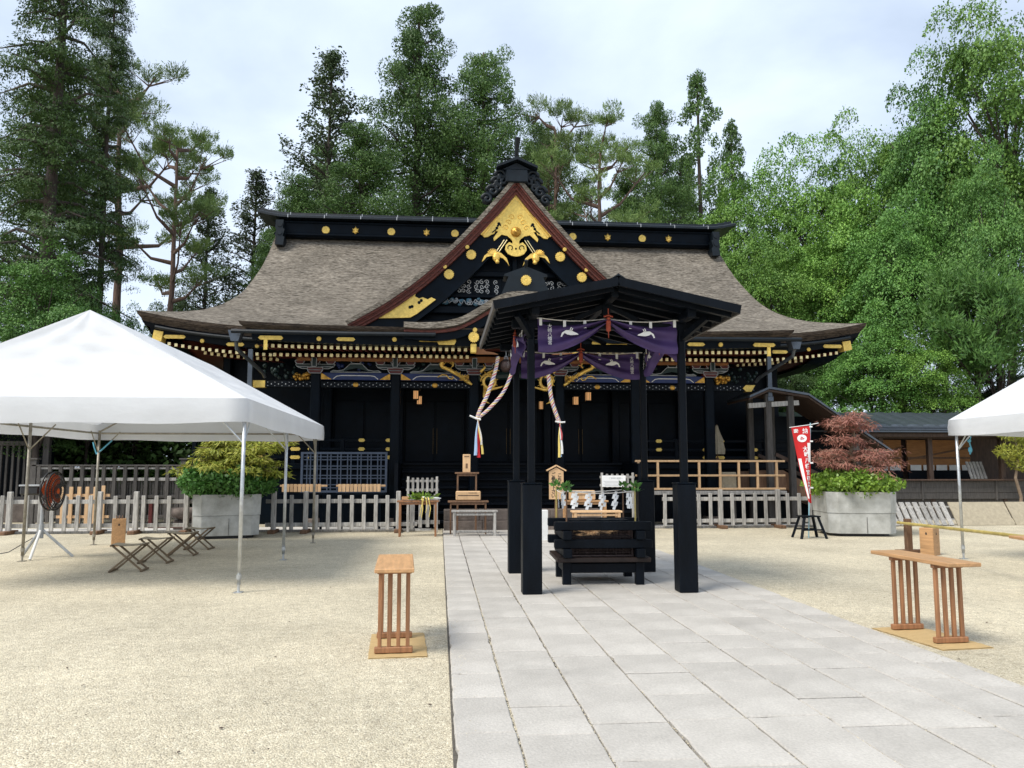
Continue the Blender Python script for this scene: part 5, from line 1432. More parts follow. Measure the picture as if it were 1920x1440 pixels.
# bamboo barrier at the right
bb = thing('bamboo_barrier', 'yellow bamboo pole resting on a wooden post at the right', 'barrier', (8.93, 14.55, 0))
b = MB(); b.box((0, 0, .32), (.11, .11, .64), ch=.008); b.box((0, 0, .03), (.5, .12, .06), ch=.008); b.build('post', M['brownwood'], bb)
P0, P1 = Vector((-.12, .12, .56)), Vector((-1.05, -4.6, .68))
b = MB(); pts = [P0.lerp(P1, t) for t in np.linspace(0, 1, 60)]; b.tube([tuple(p) for p in pts], [.026 + (.004 if i % 7 == 0 else 0) for i in range(60)], 9); b.build('bamboo_pole', M['bamboo'], bb, smooth=False)

# ------------------------------------------------------------------ picket fences
PK = {}
def picket_mesh(w, h, d, mt='graywood', cap=True):
    k = (w, h, d, mt)
    if k not in PK:
        m = MB(); m.box((0, 0, h / 2), (w, d, h), ch=.012); PK[k] = m.mesh('picket', M[mt])
    return PK[k]
def fence(label, x0, x1, y, step=.295, h=.86, posts=(), z0=.07, y2=None, mt='graywood', feet=True, hp=.98, rz=0, gaps=()):
    L = x1 - x0; t = thing('picket_fence', label, 'fence', (x0, y, 0), rz, 'grey picket fences before the hall')
    for z in (.20, .78):
        b = MB(); b.box((L / 2, .05, z), (L, .035, .10), ch=.006); b.build('rail', M[mt], t)
    n = int(L / step); 
    for k in range(n + 1):
        x = .06 + k * step
        if any(abs(x - (p - x0)) < .16 for p in posts): continue
        o = place('picket', picket_mesh(.095, h, .04, mt), t, (x + random.uniform(-.008, .008), 0, z0 + random.uniform(-.01, .008))); o.rotation_euler = (0, random.uniform(-.012, .012), 0)
    for p in posts:
        place('post', picket_mesh(.115, hp, .10, mt), t, (p - x0, -.012, .05))
        if feet: f = MB(); f.box((p - x0, 0, .045), (.17, .62, .09), ch=.012); f.build('foot', M['brownwood'], t)
fence('weathered picket fence at the far left behind the fan', -13.6, -7.70, 20.45, posts=(-12.6, -10.4, -8.3))
fence('weathered picket fence between the fan and the left planter', -7.62, -5.75, 20.40, step=.305, posts=(-7.42, -6.22))
fence('weathered picket fence between the left planter and the porch steps', -4.30, -.55, 20.30, posts=(-4.09, -3.31, -1.02))
fence('weathered picket fence in front of the pale railing at the right', 5.95, 11.0, 20.85, step=.31, posts=(7.53, 9.13))
fence('short weathered picket fence left of the offering stands', -.75, .02, 20.95, step=.2, posts=(), feet=False)

# timber edging of the gravel bed
for (x0, x1, y, lb) in ((-13, -.6, 20.62, 'low timber edging along the left fence'), (5.2, 12, 21.0, 'low timber edging along the right fence')):
    e = MB(); e.box(((x0 + x1) / 2, y, .03), (x1 - x0, .08, .06), ch=.01); tag(e.build('timber_edging', M['graywood']), lb, 'edging')

# small notice racks of picket work standing on the steps
def rack(label, loc, w, h, n, leg, mt='graywood'):
    t = thing('picket_rack', label, 'rack', loc, 0, 'small picket racks')
    for z in (leg + .06, leg + h - .08):
        b = MB(); b.box((0, .02, z), (w + .1, .03, .06), ch=.005); b.build('rail', M[mt], t)
    for k in range(n):
        x = lerp(-w / 2, w / 2, k / (n - 1)); tall = k in (0, n - 1)
        place('picket', picket_mesh(.06, h + (.03 if tall else 0) + (leg if tall else 0), .035, mt), t, (x, 0, 0 if tall else leg))
    return t
rack('small grey picket rack behind the table with vegetables', (-.42, 20.2, 0), .72, .36, 7, 1.0)
r2 = rack('small grey picket rack carrying a white notice right of the sign post', (4.42, 19.5, 0), .78, .34, 7, 1.12)
nb = thing('white_notice', 'white printed notice board hung on a small picket rack', 'notice', (4.32, 19.46, 1.28))
b = MB(); b.box((0, 0, 0), (.60, .012, .28), ch=.003); b.build('board', M['paper'], nb)
tx = place('lettering', text_mesh('ご参拝の皆様へ', .05, M['palew']), nb, (.05, -.009, .07)); tx.rotation_euler = (R(90), 0, 0)
b = MB()
for k in range(4): b.box((-.03, -.008, .0 - .035 * k), (.46 - .05 * (k % 2), .002, .007))
b.build('print_lines', M['palew'], nb)

# ------------------------------------------------------------------ wooden sign post
sg = thing('roofed_sign', 'small roofed wooden sign post with black brush writing', 'sign', (2.66, 18.0, 0))
b = MB(); b.box((0, .03, .5), (.07, .05, 1.0), ch=.006); b.build('post', M['brownwood'], sg)
b = MB(); b.prism([(-.165, .90), (.165, .90), (.165, 1.53), (0, 1.62), (-.165, 1.53)], -.02, .02); b.build('board', M['lightwood'], sg)
for s in (-1, 1):
    b = MB(); b.bar((0, 0, 1.665), (s * .225, 0, 1.545), .10, .028); b.build('roof_board', M['lightwood'], sg)
for dx, tx_ in ((.075, 'こ\nち\nら'), (-.07, 'ご\n参\n拝\n下\nさ\nい')):
    o = place('lettering', text_mesh(tx_, .105, M['ink'], spacing=.92, bold=.022), sg, (dx, -.0225, 1.34 if dx > 0 else 1.21)); o.rotation_euler = (R(90), 0, 0)

# ------------------------------------------------------------------ benches, stands and offering boxes at the steps
def bench(label, loc, w, d, h, mt, cat='bench', leg=.06, shelf=True, grp=None):
    t = thing('wooden_' + cat, label, cat, loc, 0, grp)
    b = MB(); b.box((0, 0, h - .02), (w, d, .04), ch=.006); b.build('top', M[mt], t)
    for sx in (-1, 1):
        for sy in (-1, 1): b = MB(); b.box((sx * (w / 2 - .07), sy * (d / 2 - .04), (h - .04) / 2), (leg, leg, h - .04), ch=.006); b.build('leg', M[mt], t)
    for z in ((.12, h - .09) if shelf else (h - .07,)):
        b = MB(); b.box((0, -d / 2 + .04, z), (w - .14 - leg, .03, .05), ch=.004); b.build('rail', M[mt], t)
    return t
bench('weathered grey bench at the foot of the steps on the left', (.83, 18.75, .02), 1.08, .34, .60, 'graywood', 'bench')
bench('weathered pale bench at the foot of the steps behind the hearth', (3.5, 17.6, .02), 1.12, .34, .64, 'lightwood', 'bench')
bench('long thin-legged wooden stand behind the grey bench', (.70, 19.35, .02), .98, .34, .80, 'brownwood', 'stand', .035, False)
bench('long thin-legged wooden stand behind the pale bench', (3.42, 18.6, .02), 1.08, .34, .83, 'honey', 'stand', .05, False)
bench('tall narrow wooden stand on the steps carrying a box', (.69, 20.05, .02), .60, .26, 1.48, 'brownwood', 'stand', .04, False)
bx = thing('offering_box', 'tall pale wooden box with a slot on the narrow stand', 'box', (.68, 20.05, 1.50))
b = MB(); b.box((0, 0, .225), (.19, .16, .45), ch=.006); b.build('case', M['lightwood'], bx); b = MB(); b.box((0, -.084, .40), (.12, .012, .02)); b.box((0, -.083, .16), (.05, .006, .12)); b.build('slot', M['brownwood'], bx)
for x, y, z, lb in ((.70, 19.35, .82, 'low pale wooden offering box on the left stand'), (3.36, 18.6, .85, 'low pale wooden offering box on the right stand')):
    t = thing('offering_box', lb, 'box', (x, y, z)); b = MB(); b.box((0, 0, .12), (.60, .26, .22), ch=.02); b.build('case', M['lightwood'], t); s_ = MB(); s_.box((0, -.132, .13), (.50, .006, .016)); s_.box((.1, -.132, .19), (.2, .006, .01)); s_.build('slot', M['darkbrown'], t)
# table with vegetables
bench('slim brown wooden table with vegetables on it', (-.50, 19.1, 0), .98, .36, .84, 'honeyleg', 'table', .05, False)
vg = thing('vegetable_offering', 'bundle of green leaves and long white radishes lying on the slim table', 'vegetables', (-.42, 19.05, .86))
rng_ = np.random.default_rng(5); n = 120; P = np.stack([rng_.normal(0, .16, n), rng_.normal(-.02, .08, n), rng_.uniform(0, .1, n)], 1); D = rng_.normal(0, 1, (n, 3)); D[:, 2] = np.abs(D[:, 2]) * .6
place('leaves', quads_mesh('leaves', leaf_geo(P, D, rng_.normal(0, 1, (n, 3)), rng_.uniform(.08, .18, n), .22, rng_), M['leaf_shrub']), vg)
b = MB(); b.tube([(.0, -.1, .06), (.2, -.08, .04), (.46, -.06, .03)], [.02, .035, .012], 7); b.tube([(.1, -.02, .05), (.42, .02, .04)], [.03, .012], 7); b.build('radish', M['paper'], vg, smooth=True)
b = MB()
for x0, x1, l in ((.0, .04, .42), (.1, .14, .30), (.16, .22, .40), (.03, .0, .38)): b.tube([(x0, -.12, .06), (x0 + .02, -.21, .0), (x1, -.22, -l * .5), (x1 - .03, -.22, -l)], [.012, .014, .01, .006], 5)
b.build('hanging_strand', M['clothy'], vg); b = MB(); b.box((-.37, 0, .035), (.18, .2, .07), ch=.005); b.build('tray', M['honey'], vg)
w1 = thing('white_block', 'pale concrete post block behind the left back pavilion post', 'block', (2.30, 17.6, 0)); b = MB(); b.box((0, 0, .34), (.20, .2, .68), ch=.01); b.build('block', M['white'], w1)

# pale wood railing on the right of the steps
rl = thing('pale_railing', 'new pale wood railing right of the steps', 'railing', (5.42, 21.6, 0))
for z in (1.40, 1.80, 1.03): b = MB(); b.box((2.13, 0, z), (4.30, .07, .055), ch=.006); b.build('rail', M['lightwood'], rl)
for x in (.07, .62, 1.8, 2.4, 2.94, 3.48, 4.04): b = MB(); b.box((x, .002, 1.40), (.062, .062, .74), ch=.006); b.build('baluster', M['lightwood'], rl)
b = MB(); b.box((2.1, .35, .92), (4.4, .8, .1), ch=.01); b.build('deck', M['graywood'], rl)
for x in (.1, 1.5, 2.9, 4.2): b = MB(); b.box((x, .35, .43), (.1, .1, .87), ch=.006); b.build('deck_post', M['darkgraywood'], rl)
ac = thing('grey_cabinet', 'small khaki metal cabinet behind the pale railing', 'cabinet', (8.18, 22.0, .97)); b = MB(); b.box((0, 0, .26), (.42, .3, .52), ch=.02); b.build('case', M['cream'], ac)
# lattice screen and racks left of the steps
ls = thing('lattice_screen', 'dark blue-grey lattice screen between two porch columns left of the steps', 'screen', (-2.56, 21.75, .95))
for z in (.03, 1.06): b = MB(); b.box((0, 0, z), (2.30, .05, .055)); b.build('frame_rail', M['blind'], ls)
for x in (-1.12, 1.12): b = MB(); b.box((x, 0, .545), (.06, .052, 1.08)); b.build('frame_stile', M['blind'], ls)
for k in range(8):
    for d in (-.045, .045): b = MB(); b.box((-.94 + .268 * k + d, -.004, .545), (.028, .02, .97)); b.build('bar', M['blind'], ls)
for k in range(4):
    for d in (-.04, .04): b = MB(); b.box((0, .008, .17 + .25 * k + d), (2.18, .018, .026)); b.build('bar', M['blind'], ls)
for x0, x1, lb in ((-4.05, -2.95, 'row of pale wooden strips behind the fence near the left planter'), (-2.62, -1.45, 'row of pale wooden strips behind the fence near the steps')):
    t = thing('strip_rack', lb, 'rack', (x0, 21.0, 1.0)); n = int((x1 - x0) / .1)
    for k in range(n):
        p = MB(); p.box((.05 + k * .1, random.uniform(-.008, .008), .09), (.085, .02, .20), ch=.004); p.build('strip', M['lightwood'], t)
    b = MB(); b.box(((x1 - x0) / 2, .03, .15), (x1 - x0 + .1, .02, .05)); b.build('back_rail', M['lightwood'], t); b = MB(); b.box(((x1 - x0) / 2, .05, -.06), (x1 - x0 + .1, .2, .05)); b.build('shelf', M['black'], t)
    for x in (.1, x1 - x0 - .1): b = MB(); b.box((x, .08, -.54), (.06, .06, .92)); b.build('leg', M['black'], t)
# folded ceremonial umbrella
um = thing('folded_umbrella', 'folded cream parasol standing in the porch at the right', 'umbrella', (8.3, 23.1, 1.76))
b = MB(); b.tube([(0, 0, 0), (0, 0, 1.15)], .018, 7); b.lathe([(.1, 0), (.11, .06), (.05, .1), (.04, .16)], (0, 0, 0), 10); b.build('pole', M['brownwood'], um)
b = MB(); n = 24; rows = []
for z, r_ in ((.26, .19), (.4, .20), (.62, .16), (.66, .17), (.85, .10), (1.0, .05), (1.12, .03)): rows.append([((r_ * (1 + .14 * (i % 2))) * math.cos(2 * PI * i / n), (r_ * (1 + .14 * (i % 2))) * math.sin(2 * PI * i / n), z) for i in range(n + 1)])
b.grid(rows); b.build('canopy', M['cream'], um)

# ------------------------------------------------------------------ concrete planters
def planter(label, loc, rz, w, h):
    t = thing('concrete_planter', label, 'planter', loc, rz, 'octagonal concrete planters'); c = w / 2; k = c * .74
    def octo(s): return [(x * s, y * s) for x, y in ((-k, -c), (k, -c), (c, -k), (c, k), (k, c), (-k, c), (-c, k), (-c, -k))]
    b = MB(); b.prismz(octo(.80), 0, .07); b.build('base', M['blackplastic'], t)
    for z0, z1, s in ((.07, .52 * h, .97), (.52 * h + .006, h, 1.0)):
        b = MB(); lo, hi = octo(s * .985), octo(s); inn = octo(s * .88); n = 8
        b.grid([[(x, y, z0) for x, y in lo + lo[:1]], [(x, y, z1) for x, y in hi + hi[:1]], [(x, y, z1) for x, y in inn + inn[:1]], [(x, y, z0 + .02) for x, y in inn + inn[:1]], [(x, y, z0) for x, y in lo + lo[:1]]]); b.build('course', M['concrete'], t)
    g_ = MB(); g_.prismz(octo(.93), .49 * h, .55 * h); g_.box((.05, -c * .967, .07 + .2), (.006, .02, .38)); g_.build('joint', M['darkgraywood'], t)
    b = MB(); b.prismz(octo(.87), h - .2, h - .08); b.build('soil', M['soil'], t)
    return t
planter('pale octagonal concrete planter at the left, holding the yellow-green maple', (-5.0, 19.45, 0), R(14), 1.5, 1.0)
planter('pale octagonal concrete planter at the right, holding the russet maple', (10.12, 18.75, 0), R(-10), 1.62, 1.04)
def maple(name, label, loc, H, rx, mat, seed, layers, leafsz, wr, n_per=60, rr_=(.14, .26)):
    rng = np.random.default_rng(seed); t = thing(name, label, 'maple', loc); mb = MB(); cs, rs = [], []
    p0 = np.array([0, 0, 0.]); stem = crom([(0, 0, 0), (.12, 0, H * .25), (-.05, 0, H * .5), (.06, 0, H * .75), (0, 0, H * .95)], 14); mb.tube(stem, [.05 * (1 - i / 16) + .008 for i in range(14)], 7)
    for z, rad, cx, nb in layers:
        c0 = np.array(stem[min(13, int(z * 12))])
        for j in range(nb):
            a = 2 * PI * j / nb + rng.normal(0, .3); r_ = rad * rx * rng.uniform(.55, 1.05); e = np.array([cx * rx + math.cos(a) * r_, math.sin(a) * r_ * .9, H * z + rng.normal(0, .06)]); mid = (c0 + e) / 2 + np.array([0, 0, .10])
            mb.tube([tuple(c0), tuple(mid), tuple(e)], [.022, .014, .005], 5, False)
            for k in np.linspace(.45, 1.05, 5): cs.append(c0 * (1 - k) + e * k + np.array([rng.normal(0, .1), rng.normal(0, .1), .06 - .10 * max(0, k - .7) + rng.normal(0, .03)])); rs.append(rng.uniform(*rr_))
            for k in range(3): f = e + np.array([rng.normal(0, .16), rng.normal(0, .16), rng.normal(0, .05)]); mb.tube([tuple(mid), tuple(f)], [.009, .003], 4, False)
    mb.build('branches', M['twig'], t)
    place('foliage', quads_mesh('foliage', sprays(cs, rs, n_per, leafsz, rng, wr, .16, .6, .9), mat), t)
maple('lace_leaf_maple', 'russet lace-leaf maple rising from the right planter', (10.15, 18.7, 1.0), 1.98, 1.05, M['leaf_red'], 5, ((.34, .95, 0, 9), (.44, 1.0, -.12, 8), (.52, .85, .12, 7), (.66, .5, -.05, 5), (.84, .70, -.05, 7), (.95, .46, -.12, 5)), (.085, .16), .075, 38)
maple('lace_leaf_maple', 'yellow-green lace-leaf maple rising from the left planter', (-4.95, 19.5, 1.0), 1.30, 1.12, M['leaf_yellow'], 9, ((.45, .95, .05, 9), (.62, .95, .1, 9), (.80, .75, .1, 8), (.94, .5, -.1, 7), (.9, .5, .8, 5)), (.09, .17), .13, 80)
t = thing('planter_shrub', 'glossy bright green shrub spilling over the right planter', 'shrub', (10.12, 18.72, .98)); place('foliage', shrub_mesh(3, 1.12, 1.0, .56, 210, (.06, .12), M['leaf_shrub'], .3, 48), t)
t = thing('planter_shrub', 'deep green shrub spilling over the left planter', 'shrub', (-5.0, 19.4, .95)); place('foliage', shrub_mesh(4, 1.14, 1.0, .74, 210, (.07, .14), M['leaf_shrub2'], .3, 46), t)

# ------------------------------------------------------------------ red banner on a stand
fl = thing('red_banner', 'red vertical banner with white writing on a pale blue pole', 'banner', (8.58, 17.85, 0))
b = MB(); b.tube([(-.05, 0, .0), (.02, 0, 1.3), (.10, 0, 2.66)], .014, 8); b.build('pole', M['bluepipe'], fl)
b = MB(); b.tube([(-.42, -.01, 2.55), (.10, 0, 2.62), (.30, 0, 2.66)], .009, 6); b.build('crossbar', M['paper'], fl)
def bpos(u, v):
    xl = lerp(-.38, -.045, v ** 1.05); xr = lerp(.075, .03, v)
    return (lerp(xl, xr, u), -.02 + .06 * math.sin(u * 5 + v * 4) * v - .05 * v * u, lerp(2.55, .82, v) + .04 * u * (1 - v) - .03 * u * v)
b = MB(); b.grid([[bpos(i / 10, j / 30) for i in range(11)] for j in range(31)]); b.build('cloth', M['red'], fl, smooth=True)
def on_banner(me, u, v, du, dv, name, mat):
    """lay flat lettering on the cloth: unit square of the mesh mapped to a patch of the banner"""
    co = np.empty(len(me.vertices) * 3); me.vertices.foreach_get('co', co); co = co.reshape(-1, 3)
    for i, (x, y, z) in enumerate(co):
        p = bpos(min(1, max(0, u + x * du)), min(1, max(0, v - y * dv))); me.vertices[i].co = (p[0], p[1] - .006, p[2])
    me.update(); place(name, me, fl)
for ch_, u, v, s in (('奉', .22, .065, .30), ('納', .72, .065, .30), ('大', .62, .30, .33), ('崎', .66, .37, .35), ('八', .66, .45, .38), ('幡', .64, .53, .42), ('宮', .66, .61, .46), ('御', .66, .69, .5), ('祭', .66, .77, .55), ('禮', .66, .85, .6)):
    on_banner(text_mesh(ch_, 1.0, M['paper'], bold=.02), u, v, s, .075, 'lettering', M['paper'])
dk = MB(); dk.prismz([(.5 * math.cos(a), .5 * math.sin(a)) for a in np.linspace(0, 2 * PI, 25)[:-1]], 0, .001)
on_banner(dk.mesh('crest_disc', M['paper']), .5, .155, .56, .10, 'crest_disc', M['paper'])
for k in range(3):
    c = MB(); a0 = k * 2.09; pl = [((.08 + .075 * t) * math.cos(a0 + t), (.08 + .075 * t) * math.sin(a0 + t)) for t in np.linspace(0, 2.2, 9)] + [((.02 + .04 * t) * math.cos(a0 + t), (.02 + .04 * t) * math.sin(a0 + t)) for t in np.linspace(2.2, 0, 9)]
    c.prismz(pl, 0, .001); me = c.mesh('crest', M['clothr']); co = [v_.co.copy() for v_ in me.vertices]
    for v_, q in zip(me.vertices, co): p = bpos(.5 + q.x * .56, .155 - q.y * .10); v_.co = (p[0], p[1] - .010, p[2])
    place('crest', me, fl)
for (u0, u1, v0, v1) in ((.04, .26, .42, .95), (.78, .98, .22, .47)):
    b = MB(); b.grid([[(bpos(lerp(u0, u1, i / 3), lerp(v0, v1, j / 14))[0], bpos(lerp(u0, u1, i / 3), lerp(v0, v1, j / 14))[1] - .007, bpos(lerp(u0, u1, i / 3), lerp(v0, v1, j / 14))[2]) for i in range(4)] for j in range(15)]); b.build('white_stripe', M['paper'], fl)
for v in (.01, .2, .48, .8): p = bpos(1, v); b = MB(); b.box((p[0] + .02, p[1] - .01, p[2]), (.07, .01, .035)); b.build('loop', M['paper'], fl)
sb = thing('black_stand', 'black four-legged wooden stand holding the red banner pole', 'stand', (8.5, 17.75, 0))
b = MB(); b.box((0, 0, .50), (.42, .36, .03), ch=.006); b.build('top', M['blackwood'], sb)
for sx in (-1, 1):
    for sy in (-1, 1): b = MB(); b.bar((sx * .16, sy * .13, .49), (sx * .30, sy * .24, .0), .05, .05); b.build('leg', M['blackwood'], sb)
for sy in (-1, 1): b = MB(); b.box((0, sy * .195, .20), (.46, .03, .035)); b.build('stretcher', M['blackwood'], sb)

# ------------------------------------------------------------------ covered stair at the right of the hall
cs_ = thing('covered_stair', 'weathered timber covered stair leading down at the right of the hall', 'stair', (10.2, 22.6, 0))
rp = [(-1.35, 3.62), (-.75, 3.88), (.42, 3.70), (2.9, 2.05)]
b = MB(); top = [(x, z + .06) for x, z in rp]; b.prism(rp + top[::-1], -.75, 1.1); b.build('roof', M['metalroof'], cs_)
b = MB(); b.prism([(x, z - .012) for x, z in rp] + [(x, z - .07) for x, z in rp[::-1]], -.70, 1.05); b.build('roof_boarding', M['darkbrown'], cs_)
for x, y, zt in ((-.72, -.5, 3.75), (-.05, -.5, 3.7), (-.72, .85, 3.75), (-.05, .85, 3.7), (1.9, -.5, 2.6)):
    p = MB(); p.box((x, y, zt / 2), (.17, .17, zt), ch=.015); p.build('post', M['darkgraywood'], cs_)
b = MB(); b.bar((-1.3, -.5, 3.40), (.2, -.5, 3.50), .12, .14); b.build('head_beam', M['graywood'], cs_)
for y in (-.42, .85):
    b = MB(); b.prism([(-1.1, 1.5), (-.3, 1.55), (2.6, -.0), (2.2, .0), (-.35, 1.05), (-1.1, 1.0)], y, y + .06); b.build('stringer', M['brownwood'], cs_)
    b = MB(); b.bar((-.5, y, 2.0), (2.5, y, .65), .07, .10); b.build('hand_rail', M['darkbrown'], cs_)
for k in range(7): b = MB(); b.box((-.2 + .36 * k, .2, 1.35 - .19 * k), (.38, 1.2, .05), ch=.006); b.build('tread', M['brownwood'], cs_)
b = MB(); b.box((.9, 1.0, 2.0), (3.4, .05, 2.4)); b.build('back_boarding', M['black'], cs_)

# ------------------------------------------------------------------ counter house at the right
ch_ = thing('counter_house', 'low dark timber counter house with grey metal roof at the right', 'building', (16.5, 24.6, 0))
b = MB(); n = 60; rows = []
for y, z in ((-1.0, 2.72), (-.6, 2.98), (1.4, 3.5)): rows.append([(lerp(-5.4, 5.4, i / n), y, z + (.03 if (i % 3) else 0)) for i in range(n + 1)])
b.grid(rows); b.build('roof', M['metalroof'], ch_)
for k in range(3): b = MB(); b.box((0, -1.02 + .10 * k, 2.75 + .075 * k), (10.8, .12, .05)); b.build('roof_course', M['metalroof'], ch_)
b = MB(); b.box((0, -.5, 2.64), (10.4, .14, .18)); b.box((0, -.9, 2.64), (10.6, .05, .10)); b.build('eave_beam', M['darkbrown'], ch_)
for x in (-4.9, -3.9, -3.0, -2.5, -.85, 1.6, 3.5, 5.0): b = MB(); b.box((x, -.5, 1.35), (.15, .15, 2.6), ch=.01); b.build('post', M['darkbrown'], ch_)
b = MB(); b.box((0, 1.6, 1.5), (10.4, .1, 3.0)); b.build('back_wall', M['darkbrown'], ch_)
for x0, x1 in ((-2.4, -.95), (-.75, 1.5)):
    b = MB(); b.box(((x0 + x1) / 2, .9, 2.05), (x1 - x0, .05, 1.0)); pn = b.build('amber_panel', M['orangewall'], ch_)
    m_ = MB(); m_.bar((x0, .85, 1.9), (x1, .85, 2.3), .04, .05); m_.box(((x0 + x1) / 2, .86, 1.95), (x1 - x0, .04, .06)); m_.build('batten', M['brownwood'], pn)
    d = MB(); d.box(((x0 + x1) / 2, .88, 1.2), (x1 - x0, .05, .65)); d.build('dark_opening', M['black'], ch_)
    k = x0 + .05
    while k < x1 - .3: c = MB(); c.box((k + .19, .80, 1.62), (.38, .012, .18)); c.build('paper_curtain', M['white'], ch_); k += .46
for z in (.72, .92, 1.10): b = MB(); b.box((0, -.62, z), (10.4, .04, .19), ch=.01); b.build('counter_board', M['darkgraywood'], ch_)
for k in range(9): b = MB(); b.box((-5 + 1.25 * k, -.655, .9), (.05, .03, .62)); b.build('counter_batten', M['darkgraywood'], ch_)
b = MB(); b.box((0, -.6, 1.23), (10.6, .35, .05), ch=.01); b.build('counter_top', M['darkbrown'], ch_)
b = MB(); b.box((0, -.45, .32), (10.4, .2, .6)); b.build('plinth_wall', M['darkgraywood'], ch_)
sl = thing('slat_bundle', 'bundle of pale grey slats leaning on the counter of the counter house', 'slats', (17.2, 24.3, 1.26))
for k in range(5): b = MB(); b.bar((k * .12, 0, 0), (k * .12 - .03, .2, .55), .09, .03); b.build('slat', M['graywood'], sl)
lp = thing('leaning_pickets', 'pale picket panel leaning against the counter house', 'fence panel', (12.55, 21.1, 0))
for k in range(9): b = MB(); b.bar((.1 + k * .20, 0, .02), (.04 + k * .20, .35, .64), .15, .03); b.build('picket', M['graywood'], lp)
for v in (.25, .8): b = MB(); b.bar((0, .35 * v + .03, .02 + .62 * v), (1.85, .35 * v + .03, .02 + .62 * v), .05, .04); b.build('rail', M['graywood'], lp)
for k in range(2):
    lb = ('beige board leaning against the counter house, left one', 'beige board leaning against the counter house, right one')[k]
    t = thing('leaning_board', lb, 'board', (14.5 + 1.75 * k, 21.2, 0)); b = MB(); b.bar((.85, 0, .0), (.85, .42, .63), 1.7, .03, up=(0, 1, 0)); b.build('sheet', M['cream'], t)
tp = thing('topiary_pine', 'small clipped pine with cushions of foliage beside the counter house', 'pine', (17.9, 23.2, 0))
b = MB(); b.tube([(0, 0, 0), (.1, 0, .7), (-.05, 0, 1.3), (.1, 0, 2.0), (0, 0, 2.6)], [.06, .05, .045, .03, .02], 7); b.build('trunk', M['twig'], tp)
rg = np.random.default_rng(8); cl = [(.1, -.1, 1.75), (-.25, 0, 2.1), (.35, 0, 2.2), (0, 0, 2.65), (.5, .1, 1.8), (.6, .1, 2.5), (.9, .2, 2.1)]
place('foliage', quads_mesh('foliage', balls(cl, [.36] * len(cl), 420, (.10, .18), rg, .10, .6, 1, .6), M['leaf_yellow']), tp)

# ------------------------------------------------------------------ wooden fence and gate behind the left tent
bf = thing('board_fence', 'dark grey wooden fence with openings along its top behind the left tent', 'fence', (-11.7, 24.2, 0))
b = MB(); b.box((2.1, 0, 1.68), (4.3, .16, .05), ch=.008); b.build('top_rail', M['darkgraywood'], bf)
for z in (1.28, .78, .2): b = MB(); b.box((2.1, 0, z), (4.2, .07, .09), ch=.006); b.build('rail', M['graywood'] if z > 1.2 else M['darkgraywood'], bf)
b = MB(); b.box((2.1, 0, 1.60), (4.2, .06, .05)); b.build('rail', M['graywood'], bf)
for k in range(14): b = MB(); b.box((.15 + k * .30, -.03, .85), (.10, .08, 1.62), ch=.006); b.build('stile', M['darkgraywood'], bf)
for k in range(52): p = MB(); p.box((.05 + k * .08, .03, .72), (.06, .02, 1.05)); p.build('board', M['darkgraywood'], bf)
for x in (0, 4.2): b = MB(); b.box((x, 0, .92), (.16, .16, 1.84), ch=.01); b.box((x, 0, 1.87), (.24, .24, .05), ch=.008); b.build('post', M['darkgraywood'], bf)
ga = thing('wooden_gate_house', 'dark slatted wooden gate building at the far left', 'building', (-13.6, 25.2, 0))
for k in range(18): b = MB(); b.box((-1.6 + k * .17, 0, 1.5), (.06, .06, 1.6)); b.build('slat', M['darkgraywood'], ga)
b = MB(); b.box((0, .3, 1.4), (3.6, .1, 2.8)); b.build('back_wall', M['black'], ga)
for z in (.68, 2.35): b = MB(); b.box((0, 0, z), (3.6, .14, .14), ch=.01); b.build('rail', M['darkgraywood'], ga)
for x in (-1.8, 1.75): b = MB(); b.box((x, 0, 1.4), (.18, .18, 2.8), ch=.01); b.build('post', M['darkgraywood'], ga)
b = MB(); b.prism([(-2.3, 2.75), (2.3, 2.75), (2.0, 3.2), (-2.0, 3.2)], -.8, 1.2); b.build('roof', M['darkgraywood'], ga)
b = MB(); b.box((0, -.1, .32), (3.6, .3, .64), ch=.02); b.build('stone_base', M['stone'], ga)
bs_ = thing('stone_basin', 'grey stone basin in a dark red timber frame behind the left fence', 'basin', (-6.55, 21.7, 0))
for z in (.12, .74): b = MB(); b.box((0, -.35, z), (1.75, .08, .10), ch=.008); b.build('frame_rail', M['redp'], bs_)
for x in (-.85, .85): b = MB(); b.box((x, -.35, .43), (.09, .09, .72), ch=.008); b.build('frame_post', M['redp'], bs_)
b = MB(); b.lathe([(.25, 0), (.5, .12), (.55, .3), (.5, .3), (.42, .2), (0, .2)], (0, .1, .25), 18); b.build('basin', M['stone'], bs_, smooth=True); b = MB(); b.box((0, .1, .12), (.7, .5, .25), ch=.02); b.build('foot', M['stone'], bs_)
er = thing('prayer_board_rack', 'rack of pale wooden boards behind the far left fence', 'rack', (-9.9, 21.6, 0))
for k in range(6): b = MB(); b.box((.2 + k * .20, 0, .62), (.09, .04, 1.0 + .06 * (k == 5)), ch=.005); b.build('board', M['lightwood'], er)
for z in (.35, .9): b = MB(); b.box((.7, .04, z), (1.3, .04, .07)); b.build('rail', M['lightwood'], er)

